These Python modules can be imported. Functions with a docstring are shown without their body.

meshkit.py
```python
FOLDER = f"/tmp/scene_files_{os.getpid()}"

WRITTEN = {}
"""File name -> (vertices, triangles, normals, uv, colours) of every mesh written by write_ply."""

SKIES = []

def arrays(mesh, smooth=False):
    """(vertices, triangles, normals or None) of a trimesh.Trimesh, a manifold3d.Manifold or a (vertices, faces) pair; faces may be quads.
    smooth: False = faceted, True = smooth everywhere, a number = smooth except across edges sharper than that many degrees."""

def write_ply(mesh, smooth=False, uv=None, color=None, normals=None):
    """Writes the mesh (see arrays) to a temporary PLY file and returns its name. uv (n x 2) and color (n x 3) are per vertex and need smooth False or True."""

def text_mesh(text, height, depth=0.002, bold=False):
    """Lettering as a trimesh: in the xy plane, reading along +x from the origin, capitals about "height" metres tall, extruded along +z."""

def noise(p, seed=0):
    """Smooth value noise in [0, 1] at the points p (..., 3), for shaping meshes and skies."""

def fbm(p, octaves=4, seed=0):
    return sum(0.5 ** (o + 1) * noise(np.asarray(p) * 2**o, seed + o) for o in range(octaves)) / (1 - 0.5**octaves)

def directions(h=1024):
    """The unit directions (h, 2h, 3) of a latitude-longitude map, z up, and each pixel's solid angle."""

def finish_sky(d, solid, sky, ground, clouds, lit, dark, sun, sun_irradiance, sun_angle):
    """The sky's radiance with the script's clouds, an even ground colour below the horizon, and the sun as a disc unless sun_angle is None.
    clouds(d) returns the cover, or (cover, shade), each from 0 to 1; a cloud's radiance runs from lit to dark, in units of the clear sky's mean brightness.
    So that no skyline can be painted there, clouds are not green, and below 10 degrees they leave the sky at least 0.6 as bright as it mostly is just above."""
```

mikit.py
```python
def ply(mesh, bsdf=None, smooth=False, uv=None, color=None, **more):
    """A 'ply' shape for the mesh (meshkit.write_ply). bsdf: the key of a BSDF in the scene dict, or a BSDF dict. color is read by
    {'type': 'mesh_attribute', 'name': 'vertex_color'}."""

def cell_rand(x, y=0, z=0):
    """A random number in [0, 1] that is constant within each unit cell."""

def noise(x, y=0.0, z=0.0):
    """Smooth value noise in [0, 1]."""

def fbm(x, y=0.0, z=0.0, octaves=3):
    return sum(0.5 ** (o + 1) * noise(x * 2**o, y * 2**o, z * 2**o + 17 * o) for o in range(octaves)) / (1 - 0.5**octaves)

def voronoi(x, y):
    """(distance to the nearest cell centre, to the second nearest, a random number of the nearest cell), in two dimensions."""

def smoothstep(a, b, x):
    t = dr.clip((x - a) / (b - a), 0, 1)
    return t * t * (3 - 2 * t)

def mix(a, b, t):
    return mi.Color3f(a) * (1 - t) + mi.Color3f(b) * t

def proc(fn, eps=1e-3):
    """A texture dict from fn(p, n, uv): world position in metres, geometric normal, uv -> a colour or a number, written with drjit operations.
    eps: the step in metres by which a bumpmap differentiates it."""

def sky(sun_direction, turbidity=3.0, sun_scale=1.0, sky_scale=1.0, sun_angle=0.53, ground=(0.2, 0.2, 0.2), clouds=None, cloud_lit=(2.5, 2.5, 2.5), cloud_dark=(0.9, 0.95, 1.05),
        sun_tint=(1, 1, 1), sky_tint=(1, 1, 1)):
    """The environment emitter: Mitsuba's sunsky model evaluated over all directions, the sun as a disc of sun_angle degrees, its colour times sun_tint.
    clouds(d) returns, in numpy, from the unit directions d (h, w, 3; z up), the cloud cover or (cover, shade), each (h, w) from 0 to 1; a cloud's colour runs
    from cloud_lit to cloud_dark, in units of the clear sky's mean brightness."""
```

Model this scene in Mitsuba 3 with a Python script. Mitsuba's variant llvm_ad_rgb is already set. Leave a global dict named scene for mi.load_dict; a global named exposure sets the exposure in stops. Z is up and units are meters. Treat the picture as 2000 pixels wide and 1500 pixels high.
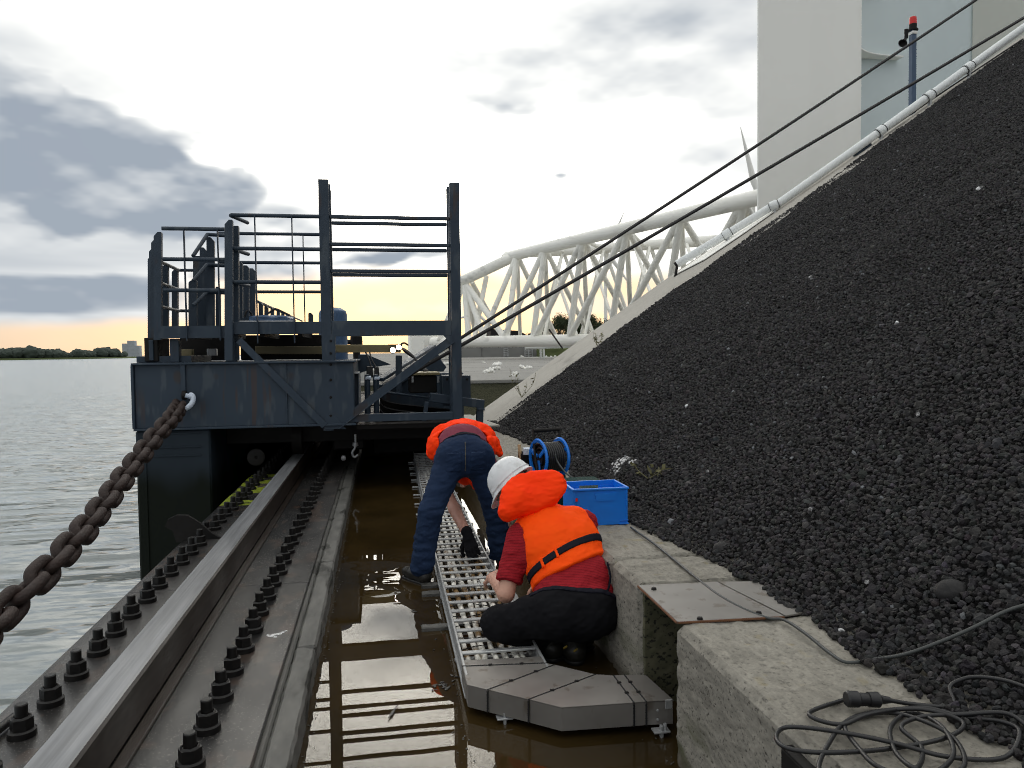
import math, numpy as np, trimesh, mitsuba as mi, drjit as dr, mikit, meshkit
from mikit import ply, proc, noise, fbm, voronoi, cell_rand, smoothstep, mix

T = mi.ScalarTransform4f
scene, labels = {}, {}

# ------------------------------------------------------------------ camera, sky, exposure
EYE_H = 1.6                                   # lens above the shallow water of the channel (z = 0); rails run along +Y
CAM_R = np.array([0.98547801, -0.16937929, -0.01198911])
CAM_U = np.array([0.01892491, 0.03939342, 0.99904455])
CAM_W = np.array([0.16874517, 0.98476333, -0.04202684])
EYE = np.array([0, 0, EYE_H])
scene['camera'] = {'type': 'perspective', 'fov': 2 * math.degrees(math.atan(1000 / 1500)), 'fov_axis': 'x', 'near_clip': 0.05, 'far_clip': 12000.0,
                   'to_world': T().look_at(origin=EYE.tolist(), target=(EYE + CAM_W).tolist(), up=CAM_U.tolist())}
exposure = 4.35


def clouds(d):
    az = np.degrees(np.arctan2(d[..., 0], d[..., 1])); el = np.degrees(np.arcsin(np.clip(d[..., 2], -1, 1)))
    q = d * [6.5, 6.5, 13]
    F = meshkit.fbm
    n1 = F(q, 5, 3) - .5; n2 = F(q + 31.7, 5, 9) - .5; n3 = F(q * 2.6 + 7.1, 4, 5) - .5; n4 = F(q * [.5, .5, 2.2] + 3.3, 4, 8) - .5
    puff = np.abs(F(q * 1.9 + 11.3, 4, 6) - .5)
    a = az + n1 * 11 + n3 * 3; e = el + n2 * 7 + n3 * 2
    ss = lambda lo, hi, x: (lambda t: t * t * (3 - 2 * t))(np.clip((x - lo) / (hi - lo), 0, 1))
    g = lambda ca, ce, sa, se: np.exp(-((a - ca) / sa)**2 - ((e - ce) / se)**2)
    wide = ss(75, 25, np.abs(az))
    S = .64 - .50 * ss(14, 62, el) + .9 * n1 * (1 - .5 * ss(30, 10, el)) + .5 * n3    # broken overcast, darker towards the horizon
    S = S * (1 - .99 * g(11, 11, 21, 10)) * (1 - .97 * g(-12, 27, 15, 7)) * (1 - .85 * g(12, 30, 30, 6)) * (1 - .9 * g(0, 27, 14, 3.5)) * (1 - .9 * g(-1, 16, 6, 5))
    top = 20 - .062 * np.maximum(0, a + 24)**1.7 - 7 * puff                               # the grey bank over the water
    fade = ss(-75, -45, az + n1 * 40)
    bank = ss(-.8, 3.8, top - e) * ss(-3.5, -11.5, a) * ss(5.2, 9.8, e) * fade
    S = np.maximum(S, bank * (.97 + .8 * n3 + .25 * n4 - .15 * ss(12, 20, el)))
    S = np.maximum(S, .7 * ss(2.0, 7, el) * ss(11, 8, el) * ss(-7, -11, a) * fade * (1 + n4))
    low = ss(1.9, 3.2, el + n2 * 1.4) * ss(6.4, 4.9, el + n2 * 2) * ss(-8, -15, a) * fade
    S = np.maximum(S, low * (.98 + .5 * n3 + .5 * n4))
    S = np.maximum(S, ss(5.0, 6.8, e) * ss(13.5, 8.5, e) * ss(5, -6, a) * ss(-16, -10, a) * (.85 + .9 * n3))
    pm = np.clip(1.2 * g(6.5, 20.2, 9, 3.3) + 1.1 * g(24, 18.5, 9, 7.5) + .5 * g(14, 22, 7, 4), 0, 1)                       # thinner grey veils overhead
    S = S * (1 - pm) + pm * np.clip(.47 + .75 * n3 + .8 * n1, .05, .85)
    S = np.maximum(S, (1.0 + 1.3 * n3) * g(1.5, 6.6, 8, 1.3)); S = np.maximum(S, .9 * np.exp(-((az - 13.5) / .9)**2 - ((el - 12.7) / .35)**2))
    gap = np.clip((ss(6.6, 4.4, el + 2.2 * n2 + n3) * ss(-15, -7, az + 4 * n1) + ss(2.6, 1.6, el + n2 * 1.4)) * wide, 0, 1)   # the clear evening strip
    cover = 1 - .58 * gap * (1 - .45 * ss(.1, .4, n4 + n3) * ss(1.5, 3, el))
    S = np.clip(S * (1 - .55 * gap) + .22 * gap, 0, .97)
    G = np.exp(-((az - 3) / 17)**2 - ((el - 18) / 14)**2) * (1 - gap) * (1 - .90 * pm)     # the sun's glow through the thin cloud
    return cover, (24 + 5.1 * S - 24 * G * (1 - S)**1.5) / 29


def polar(az, el):
    az, el = np.radians(az), np.radians(el)
    return [np.sin(az) * np.cos(el), np.cos(az) * np.cos(el), np.sin(el)]


scene['sky'] = mikit.sky(polar(1.5, 4), turbidity=4, sun_scale=0.0, sky_scale=1.0, clouds=clouds, cloud_lit=(31, 29.4, 25.8), cloud_dark=(1.95, 2.26, 2.66), sky_tint=(.225, .245, .36))

# ------------------------------------------------------------------ helpers


def ray(x, y):
    return (x - 1000) / 1500 * CAM_R - (y - 750) / 1500 * CAM_U + CAM_W


def at(x, y, Y):
    """The point of the upright plane Y = const that a photograph pixel shows (survey of the photograph)."""
    d = ray(x, y)
    return EYE + d * (Y / d[1])


def onz(x, y, z):
    d = ray(x, y)
    return EYE + d * ((z - EYE_H) / d[2])


used = set()


def new_key(name):
    k = name
    i = 1
    while k in used:
        k = f'{name}_{i:03d}'
        i += 1
    used.add(k)
    return k


def thing(name, label, cat, group=None, kind=None):
    k = new_key(name)
    labels[k] = {'label': label, 'category': cat}
    if group:
        labels[k]['group'] = group
    if kind:
        labels[k]['kind'] = kind
    return k


def put(key, mesh, mat, smooth=False, **kw):
    scene[key] = mesh if isinstance(mesh, dict) else ply(mesh, 'mat_' + mat, smooth, **kw)
    return key


def part(parent, name, mesh, mat=None, smooth=False, label=None, kind=None, **kw):
    k = new_key(parent + '__' + name)
    if label or kind:
        labels[k] = {}
        if label:
            labels[k]['label'] = label
        if kind:
            labels[k]['kind'] = kind
    return put(k, mesh, mat, smooth, **kw)


def struct(name, mesh, mat, smooth=False, kind='structure', label=None, category=None):
    k = new_key(name)
    labels[k] = {'kind': kind}
    if label:
        labels[k]['label'] = label
    if category:
        labels[k]['category'] = category
    return put(k, mesh, mat, smooth)


def cat(*ms):
    ms = [m for x in ms for m in (x if isinstance(x, (list, tuple)) and not (len(x) == 2 and isinstance(x[0], np.ndarray)) else [x])]
    ms = [m if isinstance(m, trimesh.Trimesh) else trimesh.Trimesh(*m, process=False) for m in ms]
    return trimesh.util.concatenate(ms)


_bev = {}


def box(size, bevel=0.004):
    """A box centred on the origin with chamfered edges."""
    h = np.asarray(size, float) / 2
    b = min(bevel, h.min() * .45)
    s = np.array([[x, y, z] for x in (-1, 1) for y in (-1, 1) for z in (-1, 1)], float)
    if b <= 0:
        return trimesh.creation.box(size)
    mk = lambda h, b: np.vstack([s * (h - b * (1 - np.eye(3)[k])) for k in range(3)])
    if 'f' not in _bev:
        m = trimesh.convex.convex_hull(trimesh.PointCloud(mk(np.array([1, 1.1, 1.2]), .3)).vertices)
        ref = mk(np.array([1, 1.1, 1.2]), .3)
        idx = np.array([np.argmin(((ref - v)**2).sum(1)) for v in m.vertices])
        _bev['f'] = idx[m.faces]
    return trimesh.Trimesh(mk(h, b), _bev['f'], process=False)


def bx(lo, hi, bevel=0.004):
    lo, hi = np.asarray(lo, float), np.asarray(hi, float)
    m = box(np.abs(hi - lo), bevel)
    m.apply_translation((lo + hi) / 2)
    return m


def frame_of(d, up=(0, 0, 1)):
    d = np.asarray(d, float) / np.linalg.norm(d)
    u = np.asarray(up, float)
    s = np.cross(u, d)
    if np.linalg.norm(s) < 1e-6:
        s = np.cross([0, 1, 0], d)
    s /= np.linalg.norm(s)
    return d, s, np.cross(d, s)


def beam(p, q, w, h, bevel=0.004, up=(0, 0, 1)):
    """A bar of width w (level) and height h from p to q."""
    p, q = np.asarray(p, float), np.asarray(q, float)
    d, s, u = frame_of(q - p, up)
    m = box((np.linalg.norm(q - p), w, h), bevel)
    M = np.eye(4)
    M[:3, 0], M[:3, 1], M[:3, 2], M[:3, 3] = d, s, u, (p + q) / 2
    m.apply_transform(M)
    return m


def chan(p, q, w, h, t=.008, up=(0, 0, 1), kind='C'):
    """A rolled section (C or I or L) from p to q."""
    p, q = np.asarray(p, float), np.asarray(q, float)
    d, s, u = frame_of(q - p, up)
    L = np.linalg.norm(q - p)
    bars = {'C': [((-w / 2 + t / 2, 0), (t, h)), ((t / 2, h / 2 - t / 2), (w - t, t)), ((t / 2, -h / 2 + t / 2), (w - t, t))],
            'I': [((0, 0), (t, h - 2 * t)), ((0, h / 2 - t / 2), (w, t)), ((0, -h / 2 + t / 2), (w, t))],
            'L': [((-w / 2 + t / 2, 0), (t, h)), ((t / 2, -h / 2 + t / 2), (w - t, t))]}[kind]
    out = []
    for (a, b), (sw, sh) in bars:
        m = box((L, sw, sh), .0015)
        M = np.eye(4)
        M[:3, 0], M[:3, 1], M[:3, 2], M[:3, 3] = d, s, u, (p + q) / 2 + s * a + u * b
        m.apply_transform(M)
        out.append(m)
    return cat(*out)


def spline(pts, n=8):
    p = np.asarray(pts, float)
    if len(p) < 3:
        return p
    e = np.vstack([2 * p[0] - p[1], p, 2 * p[-1] - p[-2]])
    t = np.linspace(0, 1, n, endpoint=False)[:, None]
    out = []
    for i in range(len(p) - 1):
        a, b, c, d = e[i:i + 4]
        out.append(.5 * (2 * b + (c - a) * t + (2 * a - 5 * b + 4 * c - d) * t**2 + (3 * b - a - 3 * c + d) * t**3))
    return np.vstack(out + [p[-1:]])


def tube(pts, r, n=10, caps=True, closed=False):
    p = np.asarray(pts, float)
    m = len(p)
    r = np.broadcast_to(np.asarray(r, float), (m,))
    tg = np.roll(p, -1, 0) - np.roll(p, 1, 0) if closed else np.gradient(p, axis=0)
    tg /= np.linalg.norm(tg, axis=1, keepdims=True) + 1e-12
    a = np.zeros_like(p)
    ref = np.cross(tg[0], [0, 0, 1.0]) if abs(tg[0][2]) < .9 else np.cross(tg[0], [1.0, 0, 0])
    for i in range(m):
        ref = ref - tg[i] * (ref @ tg[i])
        ref /= np.linalg.norm(ref) + 1e-12
        a[i] = ref
    b = np.cross(tg, a)
    ang = np.arange(n) * 2 * np.pi / n
    v = (p[:, None] + r[:, None, None] * (np.cos(ang)[None, :, None] * a[:, None] + np.sin(ang)[None, :, None] * b[:, None])).reshape(-1, 3)
    ii = np.arange(m if closed else m - 1)
    i, j = [x.ravel() for x in np.meshgrid(ii, np.arange(n), indexing='ij')]
    i2 = (i + 1) % m
    A, B, C, D = i * n + j, i * n + (j + 1) % n, i2 * n + (j + 1) % n, i2 * n + j
    f = np.vstack([np.c_[A, B, C], np.c_[A, C, D]])
    if caps and not closed:
        k = len(v)
        v = np.vstack([v, p[:1], p[-1:]])
        jj = np.arange(n)
        f = np.vstack([f, np.c_[jj * 0 + k, (jj + 1) % n, jj], np.c_[jj * 0 + k + 1, (m - 1) * n + jj, (m - 1) * n + (jj + 1) % n]])
    return trimesh.Trimesh(v, f, process=False)


def cyl(p, q, r, n=16, r2=None):
    return tube([p, q], [r, r if r2 is None else r2], n)


def lathe(profile, origin, axis=(0, 0, 1), n=24):
    """Revolved (radius, height) profile round an axis."""
    d = np.asarray(axis, float) / np.linalg.norm(axis)
    _, s, u = frame_of(d, (0, 1, 0) if abs(d[1]) < .9 else (1, 0, 0))
    pr = np.asarray(profile, float)
    if ((pr[:-1, 0]**2 + pr[:-1, 0] * pr[1:, 0] + pr[1:, 0]**2) * np.diff(pr[:, 1])).sum() < 0:
        pr = pr[::-1]
    ang = np.arange(n) * 2 * np.pi / n
    v = np.asarray(origin) + pr[:, 1][:, None, None] * d + pr[:, 0][:, None, None] * (np.cos(ang)[None, :, None] * s + np.sin(ang)[None, :, None] * u)
    m = len(pr)
    i, j = [x.ravel() for x in np.meshgrid(np.arange(m - 1), np.arange(n), indexing='ij')]
    A, B, C, D = i * n + j, i * n + (j + 1) % n, (i + 1) * n + (j + 1) % n, (i + 1) * n + j
    t = trimesh.Trimesh(v.reshape(-1, 3), np.vstack([np.c_[A, B, C], np.c_[A, C, D]]), process=False)
    return t


def prism(poly, z0, z1, bevel=0.0):
    """Polygon (list of xy) between two heights."""
    from shapely.geometry import Polygon
    m = trimesh.creation.extrude_polygon(Polygon(poly), z1 - z0, engine='earcut')
    m.apply_translation([0, 0, z0])
    return m


def plate_from(pts, thick, normal=(0, 1, 0)):
    """A plate whose front outline is the given 3-D points, thickened along the normal."""
    p = np.asarray(pts, float)
    nrm = np.asarray(normal, float)
    k = len(p)
    v = np.vstack([p, p + nrm * thick])
    from shapely.geometry import Polygon
    d, s, u = frame_of(nrm, (0, 0, 1) if abs(nrm[2]) < .9 else (0, 1, 0))
    pl = Polygon(np.c_[p @ s, p @ u])
    vv, ff = trimesh.creation.triangulate_polygon(pl, engine='earcut')
    q = np.c_[p @ s, p @ u]
    mp = np.array([np.argmin(((q - x)**2).sum(1)) for x in vv])
    ff = mp[ff]
    side = np.array([[i, (i + 1) % k, (i + 1) % k + k] for i in range(k)] + [[i, (i + 1) % k + k, i + k] for i in range(k)])
    m = trimesh.Trimesh(v, np.vstack([ff, ff[:, ::-1] + k, side]), process=False)
    m.fix_normals()
    return m


def rough(mesh, amp, scale, seed=0, edge=.1):
    """Subdivide to the edge length and push the surface in and out with noise (cast concrete, broken edges)."""
    m = mesh.copy()
    m.merge_vertices()
    v, f = trimesh.remesh.subdivide_to_size(m.vertices, m.faces, edge, max_iter=30)
    m = trimesh.Trimesh(v, f, process=True)
    n = m.vertex_normals
    m.vertices = m.vertices + n * ((meshkit.fbm(m.vertices / scale, 3, seed) - .5) * 2 * amp)[:, None]
    return m


# implicit surfaces: clothes, bodies and soft things
def nets(f, lo, hi, h):
    lo, hi = np.asarray(lo, float), np.asarray(hi, float)
    n = np.ceil((hi - lo) / h).astype(int) + 1
    ax = [lo[k] + h * np.arange(n[k]) for k in range(3)]
    # a coarse pass first; only blocks near the surface are sampled finely
    K = 5
    nc = np.ceil((n - 1) / K).astype(int)
    cen = np.stack(np.meshgrid(*[lo[k] + h * K * (np.arange(nc[k]) + .5) for k in range(3)], indexing='ij'), -1).reshape(-1, 3)
    vc = f(cen)
    v = np.repeat(np.repeat(np.repeat(np.where(vc < 0, -1.0, 1.0).reshape(nc), K, 0), K, 1), K, 2)
    v = np.pad(v, ((0, 1),) * 3, mode='edge')[:n[0], :n[1], :n[2]].copy()
    near = np.stack(np.unravel_index(np.nonzero(np.abs(vc) < h * K * 1.15 + .022)[0], nc), -1)
    o = np.stack(np.meshgrid(*[np.arange(K + 1)] * 3, indexing='ij'), -1).reshape(-1, 3)
    m_ = np.zeros(n, bool)
    for c0 in o:
        w = np.minimum(near * K + c0, n - 1)
        m_[w[:, 0], w[:, 1], w[:, 2]] = True
    gi = np.stack(np.nonzero(m_), -1)
    v[m_] = f(lo + h * gi)
    s = v < 0
    c = tuple(x - 1 for x in n)
    corner = lambda A, o: A[o[0]:o[0] + c[0], o[1]:o[1] + c[1], o[2]:o[2] + c[2]]
    tot = sum(corner(s, o_).astype(np.int8) for o_ in np.ndindex(2, 2, 2))
    m = (tot > 0) & (tot < 8)
    base = np.stack(np.nonzero(m), -1)
    val = lambda o_: v[base[:, 0] + o_[0], base[:, 1] + o_[1], base[:, 2] + o_[2]]
    acc, cnt = np.zeros((len(base), 3)), np.zeros(len(base))
    for k in range(3):
        for a in (0, 1):
            for b in (0, 1):
                o = [a, b]
                o.insert(k, 0)
                o2 = list(o)
                o2[k] = 1
                v0, v1 = val(o), val(o2)
                x = (v0 < 0) != (v1 < 0)
                pt = np.tile(np.asarray(o, float), (len(base), 1))
                pt[:, k] += np.where(x, v0 / np.where(x, v0 - v1, 1), 0)
                acc += np.where(x[:, None], pt, 0)
                cnt += x
    idx = -np.ones(c, int)
    idx[m] = np.arange(m.sum())
    V = lo + h * (base + acc / cnt[:, None])
    F = []
    for k in range(3):
        i, j = [x for x in range(3) if x != k]
        sl0, sl1 = [slice(None)] * 3, [slice(None)] * 3
        sl0[k], sl1[k] = slice(0, -1), slice(1, None)
        s0, s1 = s[tuple(sl0)], s[tuple(sl1)]
        e = np.stack(np.nonzero(s0 != s1), -1)
        e = e[(e[:, i] > 0) & (e[:, j] > 0) & (e[:, i] < c[i]) & (e[:, j] < c[j])]
        if not len(e):
            continue
        inside = s0[tuple(e.T)]
        q = []
        for di, dj in ((1, 1), (0, 1), (0, 0), (1, 0)):
            t = e.copy()
            t[:, i] -= di
            t[:, j] -= dj
            q.append(idx[tuple(t.T)])
        q = np.stack(q, 1)
        flip = inside if k != 1 else ~inside
        q[~flip] = q[~flip][:, ::-1]
        F.append(q)
    F = np.vstack(F)
    return trimesh.Trimesh(V, np.vstack([F[:, [0, 1, 2]], F[:, [0, 2, 3]]]), process=False)


def cap(p, a, b, ra, rb=None):
    a, b = np.asarray(a, float), np.asarray(b, float)
    rb = ra if rb is None else rb
    d = b - a
    t = np.clip((p - a) @ d / max(d @ d, 1e-12), 0, 1)
    return np.linalg.norm(p - a - t[:, None] * d, axis=1) - (ra + (rb - ra) * t)


def smin(a, b, k):
    h = np.clip(.5 + .5 * (b - a) / k, 0, 1)
    return b + (a - b) * h - k * h * (1 - h)


def smax(a, b, k):
    return -smin(-a, -b, k)


def blend(p, bones, k=.05, grow=0.0):
    d = None
    for bn in bones:
        x = cap(p, *bn) - grow
        d = x if d is None else smin(d, x, k)
    return d


def ellip(p, c, axes, r):
    """Ellipsoid: axes = rows of an orthonormal frame, r = half sizes."""
    q = (p - np.asarray(c)) @ np.asarray(axes).T / np.asarray(r)
    n = np.linalg.norm(q, axis=1)
    return (n - 1) * np.min(r) * .5 + (n - 1) * np.mean(r) * .5


def fold(p, amp, scale, seed=0, octs=3):
    return (meshkit.fbm(p / np.asarray(scale), octs, seed) - .5) * 2 * amp
# ------------------------------------------------------------------ materials


def mat(name, base, rough=.5, bump=None, bscale=1.0, eps=1e-3, **kw):
    col = proc(base) if callable(base) else {'type': 'rgb', 'value': list(base)}
    r = proc(rough) if callable(rough) else float(rough)
    m = {'type': 'principled', 'base_color': col, 'roughness': r, **kw}
    if bump is not None:
        m = {'type': 'bumpmap', 'arbitrary': proc(bump, eps), 'scale': bscale, 'bsdf': m}
    scene['mat_' + name] = {'type': 'twosided', 'bsdf': m}


C3 = mi.Color3f


def steel_col(p, n, uv):
    a = fbm(p.x * 2.3, p.y * 2.3, p.z * 2.3, 3)
    s = fbm(p.x * 14, p.y * 14, p.z * 3.0, 3)
    c = mix((.017, .030, .048), (.029, .045, .066), a)
    c = mix(c, (.070, .086, .100), smoothstep(.56, .76, s) * .5)
    c = mix(c, (.060, .034, .022), smoothstep(.64, .74, fbm(p.x * 17, p.y * 17, p.z * .9, 3)) * smoothstep(.45, .62, fbm(p.x * 1.3, p.y * 1.3, p.z * 2, 2)) * .55)
    return mix(c, (.040, .030, .026), smoothstep(.74, .84, fbm(p.x * 5 + 3, p.y * 5, p.z * 2.2, 3)) * .7)


mat('blue_steel', steel_col, lambda p, n, uv: .38 + .25 * fbm(p.x * 9, p.y * 9, p.z * 9, 2), specular=.35)
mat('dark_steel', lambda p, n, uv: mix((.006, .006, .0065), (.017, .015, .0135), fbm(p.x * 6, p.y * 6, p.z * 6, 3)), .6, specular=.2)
mat('hull_paint', lambda p, n, uv: mix(mix((.014, .022, .031), (.022, .031, .041), fbm(p.x * 3, p.y * 3, p.z * 1.5, 3)), (.0035, .0060, .0030), smoothstep(.40, .05, p.z + .35 * (fbm(p.x * 4, p.y * 4, p.z, 3) - .5))), .6, specular=.18)
mat('rail_steel', lambda p, n, uv: mix(mix((.012, .0085, .0068), (.030, .0195, .0135), fbm(p.x * 11, p.y * 3.5, p.z * 18, 4)), C3(.185, .19, .20) * (.50 + .45 * fbm(p.x * 30, p.y * 1.6, 0, 3) + .38 * fbm(p.x * 130, p.y * 3, 5, 2)), smoothstep(.80, .95, n.z) * smoothstep(.30, .339, p.z)),
    lambda p, n, uv: .24 + .30 * fbm(p.x * 25, p.y * 3, 1, 3), specular=.7, metallic=.35)
def plate_wear(p):
    grit = smoothstep(.80, .90, noise(p.x * 140, p.y * 140, p.z * 40)) * smoothstep(.40, .65, fbm(p.x * 3, p.y * 2, 7, 3))
    rustp = smoothstep(.60, .74, fbm(p.x * 10, p.y * 6, 3, 4))
    return C3(.075, .070, .062) * grit + C3(.020, .010, .005) * rustp


mat('base_plate', lambda p, n, uv: plate_wear(p) + mix((.036, .034, .033), (.0075, .0074, .0076), dr.clip(smoothstep(.40, .70, fbm(p.x * 2.4, p.y * .8, 4, 3)) + .75 * smoothstep(.32, .05, dr.abs(p.x + .92)) + .85 * smoothstep(.13, .03, dr.abs(p.x + .70)) * fbm(p.x * 8, p.y * 5, 2, 2), 0, 1)),  # darker band by the rail: wet plate plus its shadow, in the colour
    lambda p, n, uv: .22 + .34 * fbm(p.x * 6, p.y * 2.4, 9, 3), bump=lambda p, n, uv: fbm(p.x * 40, p.y * 40, p.z * 40, 3), bscale=.0008, specular=.55)
mat('black_bolt', lambda p, n, uv: mix((.0035, .0035, .004), (.011, .0098, .009), noise(p.x * 40, p.y * 40, p.z * 40)), .42, specular=.3)


def conc_col(p, n, uv):
    a = fbm(p.x * 3.1, p.y * 3.1, p.z * 3.1, 4)
    g = .45 * fbm(p.x * 55, p.y * 55, p.z * 55, 3) + .55 * smoothstep(.2, .8, fbm(p.x * 150, p.y * 150, p.z * 150, 2))
    c = mix((.146, .135, .114), (.292, .276, .240), a * .5 + g * .5)
    st = fbm(p.x * 60, p.y * 16, p.z * 60, 3)
    c = c * (.70 + .55 * st) * (.74 + .48 * fbm(p.x * 1.6 + 3, p.y * 1.6, p.z * 3.2, 3))
    c = mix(c, (.055, .05, .042), smoothstep(.021, .006, dr.abs(fbm(p.x * 2.6, p.y * 2.6, p.z * 2.6 + 5, 4) - .5)) * .18)
    c = mix(c, (.21, .16, .045), smoothstep(.62, .80, fbm(p.x * 14 + 4, p.y * 14, p.z * 14, 4)) * smoothstep(.5, .9, n.z) * .5)
    pit = smoothstep(.57, .80, fbm(p.x * 95, p.y * 95, p.z * 95, 4)) * (1 - .55 * smoothstep(.5, .9, n.z))
    c = mix(c, (.030, .027, .022), pit * .8)
    c = mix(c, (.050, .058, .022), smoothstep(.46, .62, fbm(p.x * 5, p.y * 5, p.z * 9 + 2, 3)) * smoothstep(.32, .08, p.z) * .75)        # algae near the water
    return mix(c, (.060, .050, .036), smoothstep(.10, .0, p.z) * .8)


mat('concrete', conc_col, .85, bump=lambda p, n, uv: fbm(p.x * 45, p.y * 45, p.z * 45, 3) - .8 * smoothstep(.55, .78, fbm(p.x * 95, p.y * 95, p.z * 95, 4)), bscale=.0045, specular=.25)
mat('mossy_concrete', lambda p, n, uv: mix(mix((.040, .045, .022), (.120, .110, .070), fbm(p.x * 22, p.y * 22, p.z * 22, 3)), (.012, .012, .008), smoothstep(.52, .70, fbm(p.x * 70, p.y * 70, p.z * 70, 3))), .9,
    bump=lambda p, n, uv: fbm(p.x * 40, p.y * 40, p.z * 40, 3), bscale=.006)
mat('kerb_concrete', lambda p, n, uv: mix(mix((.042, .042, .039), (.108, .105, .096), fbm(p.x * 16, p.y * 5, p.z * 16, 4)), (.016, .016, .013), smoothstep(.58, .72, fbm(p.x * 9, p.y * 4 + 7, p.z * 9, 3))), .55,
    bump=lambda p, n, uv: fbm(p.x * 38, p.y * 38, p.z * 38, 3), bscale=.004)
mat('slab_concrete', lambda p, n, uv: mix((.25, .235, .205), (.37, .355, .32), .6 * fbm(p.x * 1.1, p.y * 1.1, p.z * 1.1, 4) + .4 * fbm(p.x * 18, p.y * 18, p.z * 18, 3)) * (1 - .35 * smoothstep(.6, .75, fbm(p.x * 2 + 8, p.y * 2, p.z * .6, 3))), .85)
mat('far_concrete', lambda p, n, uv: mix((.15, .145, .135), (.235, .23, .215), fbm(p.x * .35, p.y * .35, p.z * 1.2, 4)) * (1 - .4 * smoothstep(.56, .70, fbm(p.x * .12 + 5, p.y * .9, p.z * .5, 3))), .9)
scene['mat_lava_stone'] = {'type': 'twosided', 'bsdf': {'type': 'bumpmap', 'arbitrary': proc(lambda p, n, uv: fbm(p.x * 150, p.y * 150, p.z * 150, 3), 5e-4), 'scale': .0025,
    'bsdf': {'type': 'principled', 'base_color': {'type': 'mesh_attribute', 'name': 'vertex_color'}, 'roughness': .7, 'specular': .22}}}
scene['mat_lava_plain'] = {'type': 'twosided', 'bsdf': {'type': 'principled', 'base_color': {'type': 'mesh_attribute', 'name': 'vertex_color'}, 'roughness': .7, 'specular': .22}}
mat('lava_far', lambda p, n, uv: mix((.008, .0078, .0085), (.026, .025, .0255), fbm(p.x * 20, p.y * 20, p.z * 20, 2) * .5 + .5 * cell_rand(p.x * 16, p.y * 16, p.z * 16)), .75, specular=.35)
mat('pale_stone', lambda p, n, uv: mix((.12, .12, .12), (.62, .62, .62), smoothstep(.35, .6, fbm(p.x * 40, p.y * 40, p.z * 40, 2))), .8)


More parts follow.
